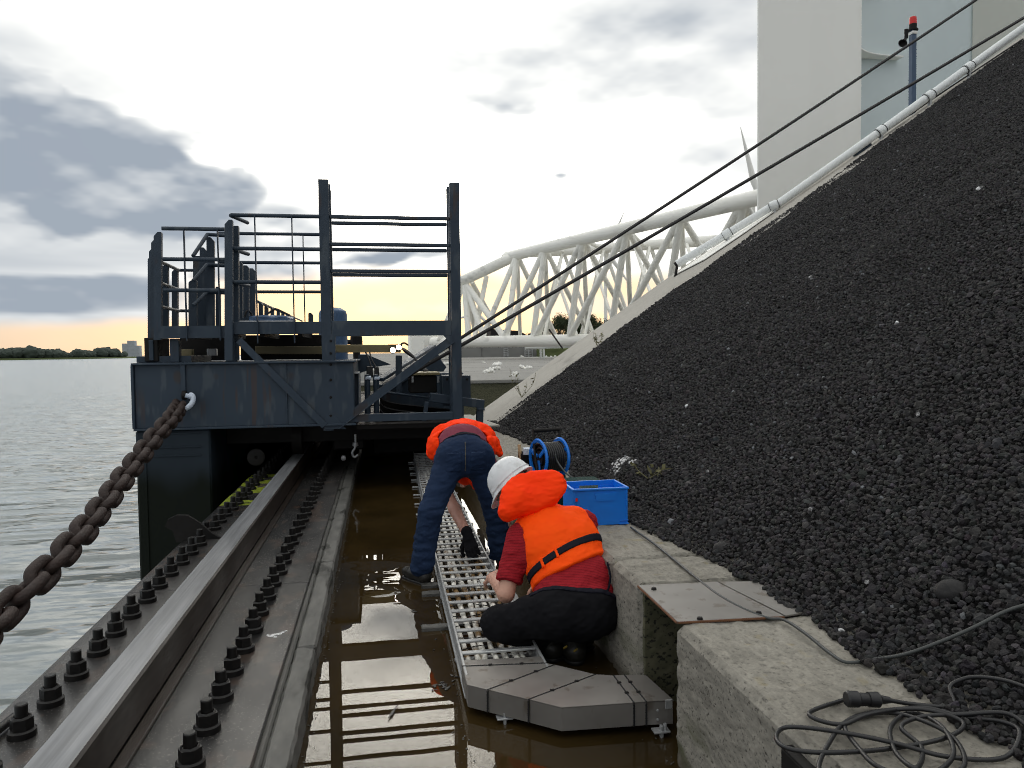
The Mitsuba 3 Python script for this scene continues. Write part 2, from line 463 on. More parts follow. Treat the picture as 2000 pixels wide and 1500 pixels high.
def sea_h(p):
    u, v = p.x * .9 + p.y * .12, p.y
    return (1.1 * fbm(u * .22, v * .60, 3.1, 2) + .42 * fbm(u * .95, v * 2.6, 8.7, 2) + .055 * fbm(u * 4, v * 9, 1.7, 2))


scene['mat_sea_water'] = {'type': 'bumpmap', 'arbitrary': proc(lambda p, n, uv: sea_h(p) * .42, 4e-3), 'scale': 1.0,
                      'bsdf': {'type': 'principled', 'base_color': {'type': 'rgb', 'value': [.25, .278, .277]}, 'roughness': .08, 'specular': .45}}
scene['mat_pool_water'] = {'type': 'bumpmap', 'arbitrary': proc(lambda p, n, uv: fbm(p.x * 4, p.y * 6, 2.0, 2) * (.00009 + .003 * smoothstep(5.0, 5.3, p.y) * smoothstep(6.2, 5.6, p.y)), 2e-3), 'scale': 1.0,
                       'bsdf': {'type': 'plastic', 'int_ior': 1.50, 'diffuse_reflectance': proc(lambda p, n, uv: mix((.017, .0115, .0042), (.046, .0285, .0095), fbm(p.x * 3, p.y * 2.2, 5, 4)))}}
mat('pool_bed', (.03, .022, .012), .8)
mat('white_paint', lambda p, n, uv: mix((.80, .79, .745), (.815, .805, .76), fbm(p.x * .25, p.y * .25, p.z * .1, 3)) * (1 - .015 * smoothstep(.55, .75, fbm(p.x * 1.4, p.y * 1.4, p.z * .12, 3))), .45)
mat('truss_paint', lambda p, n, uv: mix((.74, .73, .67), (.86, .85, .80), fbm(p.x * .3, p.y * .3, p.z * .3, 3)) * (1 - .25 * smoothstep(.62, .8, fbm(p.x * .9, p.y * .2, p.z * .9, 3))), .5)
mat('pipe_paint', lambda p, n, uv: mix((.68, .71, .71), (.76, .775, .765), fbm(p.x * 3, p.y * 3, p.z * 3, 3)), .4)
mat('galvanised', lambda p, n, uv: mix((.34, .35, .36), (.50, .51, .51), voronoi(p.x * 45 + p.z * 30, p.y * 45)[2] * .5 + .5 * fbm(p.x * 8, p.y * 8, p.z * 8, 3)), .42, metallic=.55)
mat('tray_lid', lambda p, n, uv: mix(mix((.165, .154, .142), (.235, .222, .207), fbm(p.x * 7, p.y * 7, p.z * 7, 4)), (.10, .075, .05), smoothstep(.62, .78, fbm(p.x * 22, p.y * 22, p.z * 9, 4)) * .55), lambda p, n, uv: .36 + .2 * fbm(p.x * 13, p.y * 13, p.z * 13, 2), metallic=.5)
mat('cable_pale', lambda p, n, uv: mix((.70, .68, .62), (.14, .08, .025), smoothstep(.52, .62, fbm(p.x * 9, p.y * 5, p.z * 9, 3))), .5)
mat('black_rubber', (.010, .010, .011), .45)
mat('grey_hose', (.042, .046, .045), .5)
mat('rope_wire', (.020, .019, .020), .55)
mat('chain_rust', lambda p, n, uv: mix((.012, .0062, .0050), (.032, .0165, .0118), fbm(p.x * 26, p.y * 26, p.z * 26, 4)), .68, bump=lambda p, n, uv: fbm(p.x * 70, p.y * 70, p.z * 70, 3), bscale=.004)
mat('rust', lambda p, n, uv: mix((.10, .042, .020), (.17, .075, .035), fbm(p.x * 20, p.y * 20, p.z * 20, 3)), .8)
mat('yellow_beam', lambda p, n, uv: mix((.19, .155, .075), (.28, .235, .125), fbm(p.x * 5, p.y * 5, p.z * 20, 3)), .5)
mat('tank_blue', (.060, .115, .215), .45)
mat('post_blue', (.055, .090, .150), .5)
mat('blue_plastic', lambda p, n, uv: mix((.005, .155, .62), (.008, .18, .68), fbm(p.x * 9, p.y * 9, p.z * 9, 3)), .34)
mat('green_case', (.006, .028, .024), .75, specular=.15)
mat('white_plastic', lambda p, n, uv: mix((.66, .67, .68), (.50, .50, .49), smoothstep(.52, .75, fbm(p.x * 20, p.y * 20, p.z * 20, 4)) * .7), .30)
mat('white_cloth', (.55, .62, .72), .7)
mat('red_lamp', (.62, .018, .015), .25)
mat('wood', lambda p, n, uv: mix((.42, .29, .15), (.55, .40, .23), noise(p.x * 60, p.y * 8, p.z * 60)), .6)
mat('skin', lambda p, n, uv: mix((.46, .245, .175), (.56, .31, .225), fbm(p.x * 25, p.y * 25, p.z * 25, 3)), .5)
mat('skin_shade', lambda p, n, uv: mix((.40, .20, .15), (.48, .25, .19), fbm(p.x * 25, p.y * 25, p.z * 25, 3)), .5)
weave = lambda p: noise(p.x * 420, p.y * 420, p.z * 420)
mat('orange_cloth', lambda p, n, uv: mix((.98, .068, .002), (1.0, .092, .003), fbm(p.x * 14, p.y * 14, p.z * 14, 3)), .75, bump=lambda p, n, uv: fbm(p.x * 32, p.y * 32, p.z * 32, 4), bscale=.007, specular=.12)
mat('red_orange_cloth', lambda p, n, uv: mix((.98, .034, .0015), (1.0, .052, .002), fbm(p.x * 14, p.y * 14, p.z * 14, 3)), .75, bump=lambda p, n, uv: fbm(p.x * 30, p.y * 30, p.z * 30, 4), bscale=.008, specular=.12)


def shirt_col(p, n, uv):
    w = p.z * .82 + p.y * .5 + p.x * .18 + .012 * (fbm(p.x * 9, p.y * 9, p.z * 9, 2) - .5)
    t = w * 70
    t = t - dr.floor(t)
    return mix((.300, .014, .021), (.190, .009, .015), smoothstep(.70, .82, t))


mat('red_shirt', shirt_col, .8, bump=lambda p, n, uv: fbm(p.x * 40, p.y * 40, p.z * 40, 3), bscale=.004, specular=.12)
mat('wine_shirt', (.170, .022, .045), .8)
mat('denim', lambda p, n, uv: mix((.0065, .014, .036), (.016, .034, .080), fbm(p.x * 9, p.y * 9, p.z * 6, 4)) * (.8 + .4 * weave(p)), .8, bump=lambda p, n, uv: fbm(p.x * 48, p.y * 48, p.z * 30, 3), bscale=.004, specular=.15)
mat('denim_pale', lambda p, n, uv: mix((.020, .038, .088), (.034, .066, .140), fbm(p.x * 30, p.y * 30, p.z * 30, 3)), .8)
mat('thread', (.10, .085, .065), .8)
mat('black_cloth', lambda p, n, uv: mix((.0045, .0045, .0060), (.011, .011, .013), fbm(p.x * 14, p.y * 14, p.z * 14, 3)), .9, specular=.12, bump=lambda p, n, uv: fbm(p.x * 40, p.y * 40, p.z * 40, 3), bscale=.005)
mat('black_strap', (.0065, .0065, .013), .7, specular=.15)
mat('web_shade', lambda p, n, uv: mix((.50, .57, .58), (.58, .64, .645), fbm(p.x * .4, p.y * .4, p.z * .2, 3)), .45)  # tower white made bluer and darker, recess shade put into the colour
mat('side_shade', lambda p, n, uv: mix((.47, .48, .43), (.54, .55, .50), fbm(p.x * .4, p.y * .4, p.z * .2, 3)), .5)  # tower white greyed, shade of the turned wall put into the colour
mat('boot_leather', lambda p, n, uv: mix((.008, .008, .008), (.020, .018, .014), fbm(p.x * 30, p.y * 30, p.z * 30, 3)), .45)
mat('boot_yellow', (.30, .20, .015), .6)
mat('hair', (.05, .035, .025), .6)
mat('far_leaf', lambda p, n, uv: mix((.030, .042, .036), (.052, .066, .052), fbm(p.x * .12, p.y * .12, p.z * .25, 3)), .9)  # leaf green paled and greyed, haze put into the colour
mat('tree_leaf', lambda p, n, uv: mix((.018, .030, .010), (.044, .064, .022), noise(p.x * 1.1, p.y * 1.1, p.z * 1.1)), .8)
mat('grass', lambda p, n, uv: mix((.055, .075, .022), (.10, .12, .045), fbm(p.x * .2, p.y * .2, p.z, 3)), .9)
mat('moss', lambda p, n, uv: mix((.075, .10, .006), (.20, .24, .012), fbm(p.x * 30, p.y * 30, 0, 3)), .9)
mat('weed', lambda p, n, uv: mix((.09, .085, .035), (.16, .15, .07), noise(p.x * 30, p.y * 30, p.z * 30)), .8)
mat('far_block', lambda p, n, uv: mix((.31, .33, .37), (.36, .38, .42), smoothstep(.35, .5, dr.abs(p.z / 3.2 - dr.floor(p.z / 3.2) - .5))), .8)  # wall grey lightened, distance haze put into the colour
mat('far_wall', lambda p, n, uv: mix((.13, .13, .125), (.22, .22, .21), fbm(p.x * .25, p.y * .25, p.z * .5, 3)), .9)
mat('ground_soil', lambda p, n, uv: mix((.06, .06, .045), (.11, .11, .085), fbm(p.x * .05, p.y * .05, 0, 4)), .95)
scene['mat_lamp_glow'] = {'type': 'diffuse', 'reflectance': {'type': 'rgb', 'value': [.8, .8, .8]}}  # surface of the lamp added in place of the glint
# ------------------------------------------------------------------ the setting
rng = np.random.default_rng(7)
SEA_Z = -1.0
zs = lambda X: .50 + .675 * (np.minimum(X, 14) - 1.60)            # surface of the embankment

struct('water', (np.array([[-7000, -60, SEA_Z], [7000, -60, SEA_Z], [7000, 9000, SEA_Z], [-7000, 9000, SEA_Z]], float), np.array([[0, 1, 2], [0, 2, 3]])), 'sea_water')
land = prism([(1.0, 27), (6000, 27), (6000, 8900), (-700, 8900), (-60, 900)], -3.0, .55)
struct('ground', land, 'far_concrete')
bk = [at(x, 699, d)[:2] for x, d in ((-500, 760), (-100, 860), (120, 930), (240, 1080), (300, 1500))]
struct('far_bank', prism([tuple(p) for p in bk] + [(-500, 3000), (-4000, 3000)], -3, .9), 'grass')

blobs = []
for i in range(210):
    x = -330 + i * 2.75 + rng.uniform(-2, 2)
    d = np.interp(x, [-500, -100, 120, 240, 300], [790, 890, 960, 1110, 1530]) + rng.uniform(0, 30)
    c = at(x, 697, d)
    hgt = .80 * (11.5 + 2.0 * math.sin(x * .035) + 1.2 * math.sin(x * .13) + rng.uniform(-3.2, 2.4)) * (1 if x < 226 else .62)
    b = trimesh.creation.icosphere(2, 1.0)
    v = b.vertices * (1 + .95 * (meshkit.fbm(b.vertices * 2.8 + i * 3.1, 3, 2) - .5)[:, None])
    blobs.append((v * [hgt * .62, hgt * .62, hgt * .55] + [c[0], c[1], .8 + hgt * .46], b.faces))
k = struct('far_wood', cat(*blobs), 'far_leaf', smooth=True, kind='stuff', label='dark band of woodland along the far shore', category='wood')
t = thing('apartment_block', 'pale grey high-rise block beyond the trees on the far shore', 'building')
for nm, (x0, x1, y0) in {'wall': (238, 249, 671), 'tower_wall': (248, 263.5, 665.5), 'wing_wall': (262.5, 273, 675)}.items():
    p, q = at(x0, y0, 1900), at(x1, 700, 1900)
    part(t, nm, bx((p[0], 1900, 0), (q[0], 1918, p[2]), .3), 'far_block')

# channel floor, shallow water, rail bed, wall
struct('channel_floor', bx((-.45, -1.5, -.6), (1.9, 17, -.10), 0), 'pool_bed')
struct('channel_water', (np.array([[-.37, -1.4, 0], [1.75, -1.4, 0], [1.75, 16.9, 0], [-.37, 16.9, 0]], float), np.array([[0, 1, 2], [0, 2, 3]])), 'pool_water')
struct('rail_foundation', bx((-1.56, -1.5, -2.5), (-.452, 17, .118), .01), 'kerb_concrete')

kb = thing('kerb', 'cracked dark concrete kerb along the left side of the flooded channel', 'kerb')
y = -.6
while y < 13:
    L = rng.uniform(1.5, 2.6)
    m = rough(bx((-.447, y, -.3), (-.345, y + L - .006, .128), .012), .009, .06, int(y * 10) + 40, .05)
    part(kb, 'concrete_length', m, 'kerb_concrete', smooth=30)
    y += L

wl = thing('channel_wall', 'low weathered concrete wall between the channel and the black gravel slope', 'wall')
for (y0, y1, x0) in ((-.4, 2.795, 1.108), (3.285, 3.715, 1.135), (3.722, 7.2, 1.135), (7.206, 11.6, 1.14)):
    m = rough(bx((x0, y0, -.3), (1.98, y1, .54), .026), .010, .05, int(y0 * 3) + 9, .045 if y0 < 4 else .09)
    part(wl, 'concrete_block', m, 'concrete', smooth=35)
part(wl, 'recess_end', rough(bx((1.15, 3.262, -.3), (1.9, 3.284, .515), .004), .006, .04, 3, .04), 'mossy_concrete', smooth=35)
part(wl, 'recess_back', bx((1.62, 2.80, -.3), (1.9, 3.26, .50), .004), 'mossy_concrete')
cp = thing('steel_cover_plates', 'flat steel plates bridging the gap in the channel wall', 'cover plate')
q = lambda x, y: onz(x, y, .545)
pl = [onz(x, y, .553) for x, y in ((1247, 1143), (1400, 1136), (1531, 1203), (1323, 1214))]
part(cp, 'plate', plate_from(pl, .008, (0, 0, -1)), 'tray_lid')
part(cp, 'rusty_edge', cat(beam(pl[3] - [0, .004, .004], pl[2] - [0, .004, .004], .004, .007, 0), beam(pl[0] - [.004, 0, .004], pl[3] - [.004, 0, .004], .004, .007, 0)), 'rust', label='rusty front edge of the steel plate')
pl2 = [onz(x, y, .551) for x, y in ((1403, 1136), (1478, 1135), (1572, 1196), (1534, 1202))]
part(cp, 'plate', plate_from(pl2, .006, (0, 0, -1)), 'tray_lid')
for x, y in ((1367, 1208), (1277, 1150), (1482, 1197)):
    part(cp, 'bolt', lathe([(0, .006), (.009, .006), (.012, .0), (.012, -.004)], onz(x, y, .556), n=8), 'dark_steel')

# the embankment and its black gravel
grid = lambda X, Y, Z: (np.stack([X, Y, Z], -1).reshape(-1, 3), np.array([[i * X.shape[1] + j, (i + 1) * X.shape[1] + j, (i + 1) * X.shape[1] + j + 1, i * X.shape[1] + j + 1] for i in range(X.shape[0] - 1) for j in range(X.shape[1] - 1)]))
X, Y = np.meshgrid(np.r_[np.linspace(1.46, 14, 40), 30], np.linspace(-3, 11.42, 12), indexing='ij')
struct('slope_bed', grid(X, Y, zs(X) - .075), 'lava_far')
Xs = np.r_[1.55, 2.0, 3.2, 4.4, 5.4, 6.2, 7.0, 8.5, 12.0, 14, 30]
yo = np.interp(Xs, [1.5, 5.4, 7.0, 8.5, 12], [13.3, 13.3, 12.75, 12.4, 12.2])
rows = np.stack([np.c_[Xs, 11.2 + 0 * Xs, zs(Xs) - .004], np.c_[Xs, yo, zs(Xs) - .004], np.c_[Xs, yo, zs(Xs) - .35], np.c_[Xs, yo + .01, -1.2 + 0 * Xs]])
n = len(Xs)
ff = np.array([[a * n + i, a * n + i + 1, (a + 1) * n + i + 1, (a + 1) * n + i] for a in range(3) for i in range(n - 1)])
sm = trimesh.Trimesh(rows.reshape(-1, 3), np.vstack([ff[:, [0, 1, 2]], ff[:, [0, 2, 3]]]), process=False)
endcap = plate_from([(1.55, 11.2, -1.2), (1.55, 13.3, -1.2), (1.55, 13.3, zs(1.55) - .004), (1.55, 11.2, zs(1.55) - .004)], .02, (1, 0, 0))
struct('embankment_edge', cat(sm, endcap), 'slab_concrete')


def stone_shapes(sub, n, seed):
    out = []
    r = np.random.default_rng(seed)
    for i in range(n):
        b = trimesh.creation.icosphere(sub, 1.0)
        v = b.vertices * (1 + 1.35 * (meshkit.fbm(b.vertices * 2.1 + i * 5.3, 3, seed + i) - .5)[:, None])
        out.append((v * r.uniform([.85, .75, .6], [1.2, 1.05, .95]), b.faces))
    return out


def scatter(P, R, shapes, r):
    vs, fs, at0 = [], [], 0
    which = r.integers(0, len(shapes), len(P))
    for w, (v, f) in enumerate(shapes):
        idx = np.nonzero(which == w)[0]
        if not len(idx):
            continue
        qn = r.normal(size=(len(idx), 4))
        qn /= np.linalg.norm(qn, axis=1, keepdims=True)
        a, b, c, d = qn.T
        M = np.stack([1 - 2 * (c * c + d * d), 2 * (b * c - a * d), 2 * (b * d + a * c), 2 * (b * c + a * d), 1 - 2 * (b * b + d * d), 2 * (c * d - a * b), 2 * (b * d - a * c), 2 * (c * d + a * b), 1 - 2 * (b * b + c * c)], -1).reshape(-1, 3, 3)
        V = np.einsum('nij,vj->nvi', M, v) * R[idx][:, None, None] + P[idx][:, None]
        vs.append(V.reshape(-1, 3))
        fs.append((f[None] + (np.arange(len(idx)) * len(v))[:, None, None]).reshape(-1, 3) + at0)
        at0 += len(idx) * len(v)
    return np.vstack(vs), np.vstack(fs)


def slope_points(y0, y1, step, r):
    xs, ys = np.meshgrid(np.arange(1.44, 12.2, step * .83), np.arange(y0, y1, step), indexing='ij')
    p = np.c_[xs.ravel(), ys.ravel()] + r.uniform(-.48, .48, (xs.size, 2)) * step
    foot = 1.60 + .16 * (meshkit.noise(np.c_[p[:, 1] * .9, p[:, 1] * 0, p[:, 1] * 0], 4) - .5) - .12 * np.exp(-((p[:, 1] - 4.6) / 1.1)**2) + .05 * (meshkit.noise(np.c_[p[:, 1] * 7, p[:, 1] * 0, p[:, 1] * 0], 5) - .5)
    foot = foot - .10 * np.exp(-((p[:, 1] - 10.6) / .8)**2)
    keep = (p[:, 0] > foot) & (p[:, 0] < 1.0 * p[:, 1] + .45) & (p[:, 1] < 11.33 + .12 * meshkit.noise(np.c_[p[:, 0] * 2.4, p[:, 0] * 0, p[:, 0] * 0], 8) + .04 * (p[:, 0] - 1.6))
    p = p[keep]
    wave = .10 * (meshkit.fbm(np.c_[p * .8, p[:, 0] * 0], 3, 12) - .5) + .03 * (meshkit.fbm(np.c_[p * 3.5, p[:, 0] * 0], 2, 13) - .5)
    z = np.maximum(zs(p[:, 0]) + wave, .545 * (p[:, 0] < 1.98)) + .006
    return np.c_[p, z]


rs = np.random.default_rng(21)
P1 = slope_points(.6, 3.3, .0215, rs)
P1[:, 2] += rs.uniform(-.004, .006, len(P1))
g1 = scatter(P1, rs.uniform(.0085, .0150, len(P1)) * (1 + .8 * (rs.random(len(P1)) > .95)), stone_shapes(1, 10, 5), rs)
P2 = slope_points(3.3, 6.6, .0215, rs)
P2[:, 2] += rs.uniform(-.004, .007, len(P2))
g2 = scatter(P2, rs.uniform(.0092, .0165, len(P2)) * (1 + .8 * (rs.random(len(P2)) > .96)), stone_shapes(0, 10, 6), rs)
P3 = slope_points(6.6, 11.7, .0275, rs)
P3[:, 2] += rs.uniform(-.006, .011, len(P3))
g3 = scatter(P3, rs.uniform(.0115, .0200, len(P3)) * (1 + .5 * (rs.random(len(P3)) > .97)), stone_shapes(0, 10, 7), rs)


def stone_colours(m, nv, r):
    """One colour for each stone: mostly near black, some paler, a few painted bright as glints."""
    k = len(m[0]) // nv
    c = r.uniform(.55, 1.5, (k, 1)) * [.0225, .0216, .0225] * (1 + r.normal(0, .05, (k, 3)))
    b = r.random(k)
    c = np.where(b[:, None] > .93, c * r.uniform(1.4, 2.6, (k, 1)), c)
    c = np.where(b[:, None] > .9965, r.uniform(.06, .20, (k, 1)) * [.95, 1, 1.06], c)  # rare bright bluish stones, glints put into the colour
    return np.repeat(np.clip(c, .002, 1), nv, 0)


for g_, nv, mt, lab in ((g1, 42, 'lava_stone', 'black porous lava gravel at the near right, in front of the wall gap'), (g2, 12, 'lava_plain', 'black lava gravel on the middle of the slope beside the blue crate'), (g3, 12, 'lava_plain', 'farther black lava gravel below the concrete edge strip')):
    k = new_key('gravel')
    labels[k] = {'kind': 'stuff', 'label': lab, 'category': 'gravel'}
    put(k, g_, mt, False, color=stone_colours(g_, nv, rs))
# stones splashed white, and a few pale stones
c = onz(1212, 908, .54)
hit = lambda x, y: (lambda d: EYE + d * ((.50 - .675 * 1.6 - EYE_H) / (d[2] - .675 * d[0])))(ray(x, y))     # a pixel on the slope
sp = []
for i in range(60):
    u = rs.random()
    a = np.array([(1190, 921), (1203, 912), (1213, 903), (1222, 902), (1234, 908)])
    j = rs.integers(0, 5)
    e = a[j] + rs.normal(size=2) * [5.0, 2.5] if i < 40 else np.array([1204, 924]) + rs.normal(size=2) * [5, 4]
    sp.append(hit(*e) + [0, -.004, .010])
sp = np.array(sp)
k = struct('splashed_stones', scatter(sp, rs.uniform(.014, .024, len(sp)), stone_shapes(1, 4, 8), rs), 'pale_stone', smooth=True, kind='stuff', label='patch of gravel splashed with white beside the blue crate', category='gravel')
for x, y, r in ((1583, 549, .05), (1580, 1006, .020), (1912, 377, .06), (1790, 820, .025), (1340, 800, .03), (1690, 1150, .018), (1640, 1245, .018), (1465, 1320, .018), (1750, 640, .03), (1380, 930, .02)):
    m = scatter(np.array([hit(x, y) + [0, -.01, .03]]), np.array([r * .55]), stone_shapes(1, 3, int(x)), rs)
    k = thing('pale_stone', 'small pale stone lying on the black gravel slope', 'stone', 'pale stones scattered on the gravel')
    put(k, m, 'pale_stone', True)
for (x, y, r, lab) in ((1408, 1076, .062, 'smooth rounded black boulder at the foot of the gravel slope by the wall'), (1850, 1156, .056, 'smooth rounded black boulder half sunk in the gravel near the right edge')):
    b = trimesh.creation.icosphere(3, 1.0)
    v = b.vertices * (1 + .25 * (meshkit.fbm(b.vertices * 1.2 + x, 3, 4) - .5)[:, None]) * [r, r, r * .8]
    k = thing('boulder', lab, 'boulder')
    put(k, (v + hit(x, y) + [.02, 0, -r * .05], b.faces), 'lava_far', True)

# far side: wall, storm barrier truss, tower, turbines, trees
fw = thing('retaining_wall', 'stained grey concrete wall along the far side of the dry dock', 'wall')
p, q = at(840, 676, 150), at(1260, 697, 150)
for i in range(9):
    part(fw, 'concrete_bay', bx((p[0] + i * 5.1, 150, 0), (p[0] + i * 5.1 + 5.0, 151.5, 3.2 + .05 * (i % 3)), .05), 'far_wall')
for i, x in enumerate((989, 1030, 1037)):
    k = thing('wall_ladder', 'steel ladder on the far dock wall', 'ladder', 'ladders on the far dock wall')
    b = at(x, 690, 149)
    part(k, 'stile', cat(beam((b[0] - .4, 149.5, .5), (b[0] - .4, 149.5, 3.8), .12, .12), beam((b[0] + .4, 149.5, .5), (b[0] + .4, 149.5, 3.8), .12, .12)), 'galvanised')
    part(k, 'rungs', cat(*[beam((b[0] - .4, 149.5, z), (b[0] + .4, 149.5, z), .09, .09) for z in np.arange(.8, 3.8, .35)]), 'galvanised')
k = thing('pipe_bridge', 'pale blue pipe carried on two legs in front of the far dock wall', 'pipe')
a, b = at(1026, 680, 110), at(1110, 676, 110)
part(k, 'pipe', cyl(a, b + [2, 0, 0], .22), 'pipe_paint')
for x in (1056, 1062):
    e = at(x, 680, 110)
    part(k, 'leg', cyl((e[0], 110, .5), (e[0], 110, e[2]), .16), 'pipe_paint')
e = at(1072, 686, 145)
k = struct('grass_bank', rough(bx((e[0] - 1.6, 143, .3), (e[0] + 12, 149, 2.1), .1), .3, 1.2, 5, .8), 'grass', smooth=True, kind='stuff', label='strip of green grass by the far dock wall', category='grass')
k = thing('warehouse', 'low dark-roofed shed far behind the white truss', 'building')
e = at(1005, 655, 330)
part(k, 'wall', bx((e[0] - 10, 330, 0), (e[0] + 10, 350, 6.2), .1), 'far_wall')
part(k, 'roof', plate_from([(e[0] - 10.6, 329.5, 6.0), (e[0] + 10.6, 329.5, 6.0), (e[0] + 2, 329.5, 10.6), (e[0] - 10.6, 329.5, 11.6)], 21, (0, 1, 0)), 'dark_steel')


def truss_tubes(A, C, D, B):
    t = thing('barrier_truss', 'huge white tubular steel truss arm rising behind the embankment', 'truss')
    part(t, 'top_chord', tube(spline(A, 6), .74, 20), 'truss_paint', True)
    part(t, 'bottom_chord', tube(C, .78, 20), 'truss_paint', True)
    part(t, 'rear_bottom_chord', tube(D, .7, 16), 'truss_paint', True)
    part(t, 'rear_top_chord', tube(B, .72, 16), 'truss_paint', True)
    return t


A = [at(903, 549, 110), at(1000, 503, 106), at(1012, 497, 104.5), at(1480, 386, 65), at(1640, 348, 58)]
Cc = [at(845, 669, 112), at(905, 668, 108), at(1170, 664, 92), at(1330, 661, 82), at(1500, 657, 73)]
Dd = [at(860, 666, 128), at(1180, 662, 112), at(1380, 659, 100), at(1600, 655, 90)]
B = [at(1035, 493, 108), at(1090, 491, 112), at(1450, 466, 96), at(1560, 460, 90)]
tt = truss_tubes(A, Cc, Dd, B)


def on(line, x):
    """The point of a 3-D polyline that stands in the photograph's column x."""
    L = np.asarray(line)
    for a, b in zip(L[:-1], L[1:]):
        s = np.linspace(0, 1, 200)[:, None]
        pts = a + (b - a) * s
        d = pts - EYE
        px = 1000 + 1500 * (d @ CAM_R) / (d @ CAM_W)
        if px[0] <= x <= px[-1]:
            return pts[np.argmin(np.abs(px - x))]
    return L[-1] if x > 1000 else L[0]


an = [1010, 1064, 1139, 1223, 1330, 1451]
cn = [905, 930, 977, 1040, 1107, 1184, 1290, 1380]
dn = [900, 950, 1000, 1065, 1140, 1225, 1330, 1400]
diag = lambda p, q, r=.35: part(tt, 'diagonal', tube([p, q], r, 12), 'truss_paint', True)
for i, x in enumerate(an):
    n0 = on(A, x)
    q_ = np.interp(x, [1010, 1064, 1223, 1451], [.85, 1, 1.35, 1.8])
    diag(n0, on(Cc, x - 84 * q_), .38); diag(n0, on(Cc, x - 24 * q_), .40); diag(n0, on(Dd, x + 8 * q_), .31); diag(n0, on(Dd, x + 92 * q_), .33)
    if i:
        diag(n0, on(B, min(x + 35, 1540)), .28)
for i, x in enumerate((1100, 1180, 1270, 1370, 1440)):
    diag(on(B, x), on(Dd, x - 48), .27); diag(on(B, x), on(Dd, x + 62), .27); diag(on(B, x), on(Cc, x - 40), .22); diag(on(B, x - 30), on(Cc, x + 30), .22)
for x0, x1 in ((977, 950), (1040, 1000), (1107, 1065)):
    diag(on(Cc, x0), on(Dd, x1), .3)
e0 = at(906, 550, 110)
for x, r in ((915, .45), (948, .42), (990, .42)):
    diag(at(908, 552, 110), on(Cc, x), r)
diag(at(912, 560, 112), on(Dd, 930), .36); diag(at(922, 552, 112), on(Dd, 985), .36); diag(at(950, 540, 110), on(Cc, 925), .36)
part(tt, 'end_leg', plate_from([at(902, 545, 110), at(909, 552, 110), at(880, 662, 110), at(853, 664, 110)], 1.2), 'truss_paint')
k = thing('truss_footing', 'white steel block at the left foot of the white truss', 'footing')
a, b = at(800, 652, 112), at(884, 692, 112)
part(k, 'body', bx((a[0], 112, .5), (b[0], 120, a[2]), .15), 'white_paint')
for x in (828, 850, 866):
    e = at(x, 692, 111.8)
    part(k, 'rib', bx((e[0] - .12, 111.6, .6), (e[0] + .12, 111.99, 4.0), .02), 'white_paint')
k = thing('footing_railing', 'thin grey railing on the white block at the foot of the truss', 'railing')
a, b = at(838, 652, 113), at(856, 652, 113)
part(k, 'rail', cat(*[beam((a[0], 113, a[2] + h), (b[0], 113, a[2] + h), .07, .07) for h in (.45, .95)]), 'galvanised')
for i in range(4):
    xx = a[0] + (b[0] - a[0]) * i / 3
    part(k, 'post', beam((xx, 113, a[2]), (xx, 113, a[2] + .98), .08, .08), 'galvanised')

# tower
tw = thing('barrier_tower', 'tall smooth white steel tower standing behind the embankment', 'tower')
a, b = at(1481, 200, 20.0), at(1676, 200, 20.0)
part(tw, 'face_panel', bx((a[0], 20.0, -.5), (b[0], 20.07, 19), .01), 'white_paint')
c, d = at(1690, 200, 20.04), at(1893, 200, 21.3)
part(tw, 'flange', bx((b[0] + .003, 20.03, -.5), (b[0] + .12, 21.2, 19), .01), 'white_paint')
part(tw, 'recessed_web', bx((b[0] + .1, 21.25, -.5), (d[0] + .2, 21.6, 19), .01), 'web_shade')
for z, L in ((at(1700, 97, 20.6)[2], 2.0), (at(1690, 257, 20.6)[2], .55), (at(1690, -45, 20.6)[2], 1.4)):
    x0 = b[0] + .12
    s = np.linspace(0, 1, 9)
    curve = [(x0 + L * u, 21.25 - .30 - .75 * (1 - u)**3.5) for u in s]
    part(tw, 'stiffener', prism([(x0, 21.249)] + curve + [(x0 + L, 21.249)], z, z + .03), 'white_paint')
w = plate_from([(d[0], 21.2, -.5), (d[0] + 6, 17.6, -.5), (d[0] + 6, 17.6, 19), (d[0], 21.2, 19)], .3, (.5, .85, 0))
part(tw, 'side_wall', w, 'side_shade')

# pipe on the embankment edge
pp = thing('white_pipe', 'long pale pipe running down the edge of the embankment on brackets', 'pipe')
path = [at(1322, 516, 12.9), at(1420, 457, 12.6), at(1508, 403, 12.25), at(1520, 398, 12.2), at(1720, 256, 12.0), at(2005, 50, 11.8), at(2300, -165, 11.6)]
part(pp, 'pipe_run', tube(path, .068, 16), 'pipe_paint', 30)
for i, (j, u) in enumerate(((1, .0), (2, .3), (4, .0), (4, .33), (4, .6))):
    p = np.asarray(path[j]) + (np.asarray(path[min(j + 1, 6)]) - path[j]) * u
    d, _, _ = frame_of(np.asarray(path[min(j + 1, 6)]) - path[j])
    part(pp, 'coupling', cyl(p - d * .06, p + d * .06, .083), 'pipe_paint', 30)
    part(pp, 'clamp_ring', cat(cyl(p + d * .075, p + d * .083, .078), cyl(p - d * .083, p - d * .075, .078)), 'dark_steel', 30)
    part(pp, 'bracket', bx((p[0] - .02, p[1] - .05, zs(p[0]) - .02), (p[0] + .02, p[1] + .02, p[2]), .003), 'galvanised')
e = path[0]
dd = (np.asarray(path[0]) - path[1]) / np.linalg.norm(np.asarray(path[0]) - path[1])
part(pp, 'end_plug', cyl(np.asarray(e) + dd * .0, np.asarray(e) + dd * .035, .05), 'dark_steel', 30)
part(pp, 'end_stay', beam(np.asarray(e) - [0, 0, .05], np.asarray(e) - [.03, 0, .22], .04, .04), 'dark_steel')
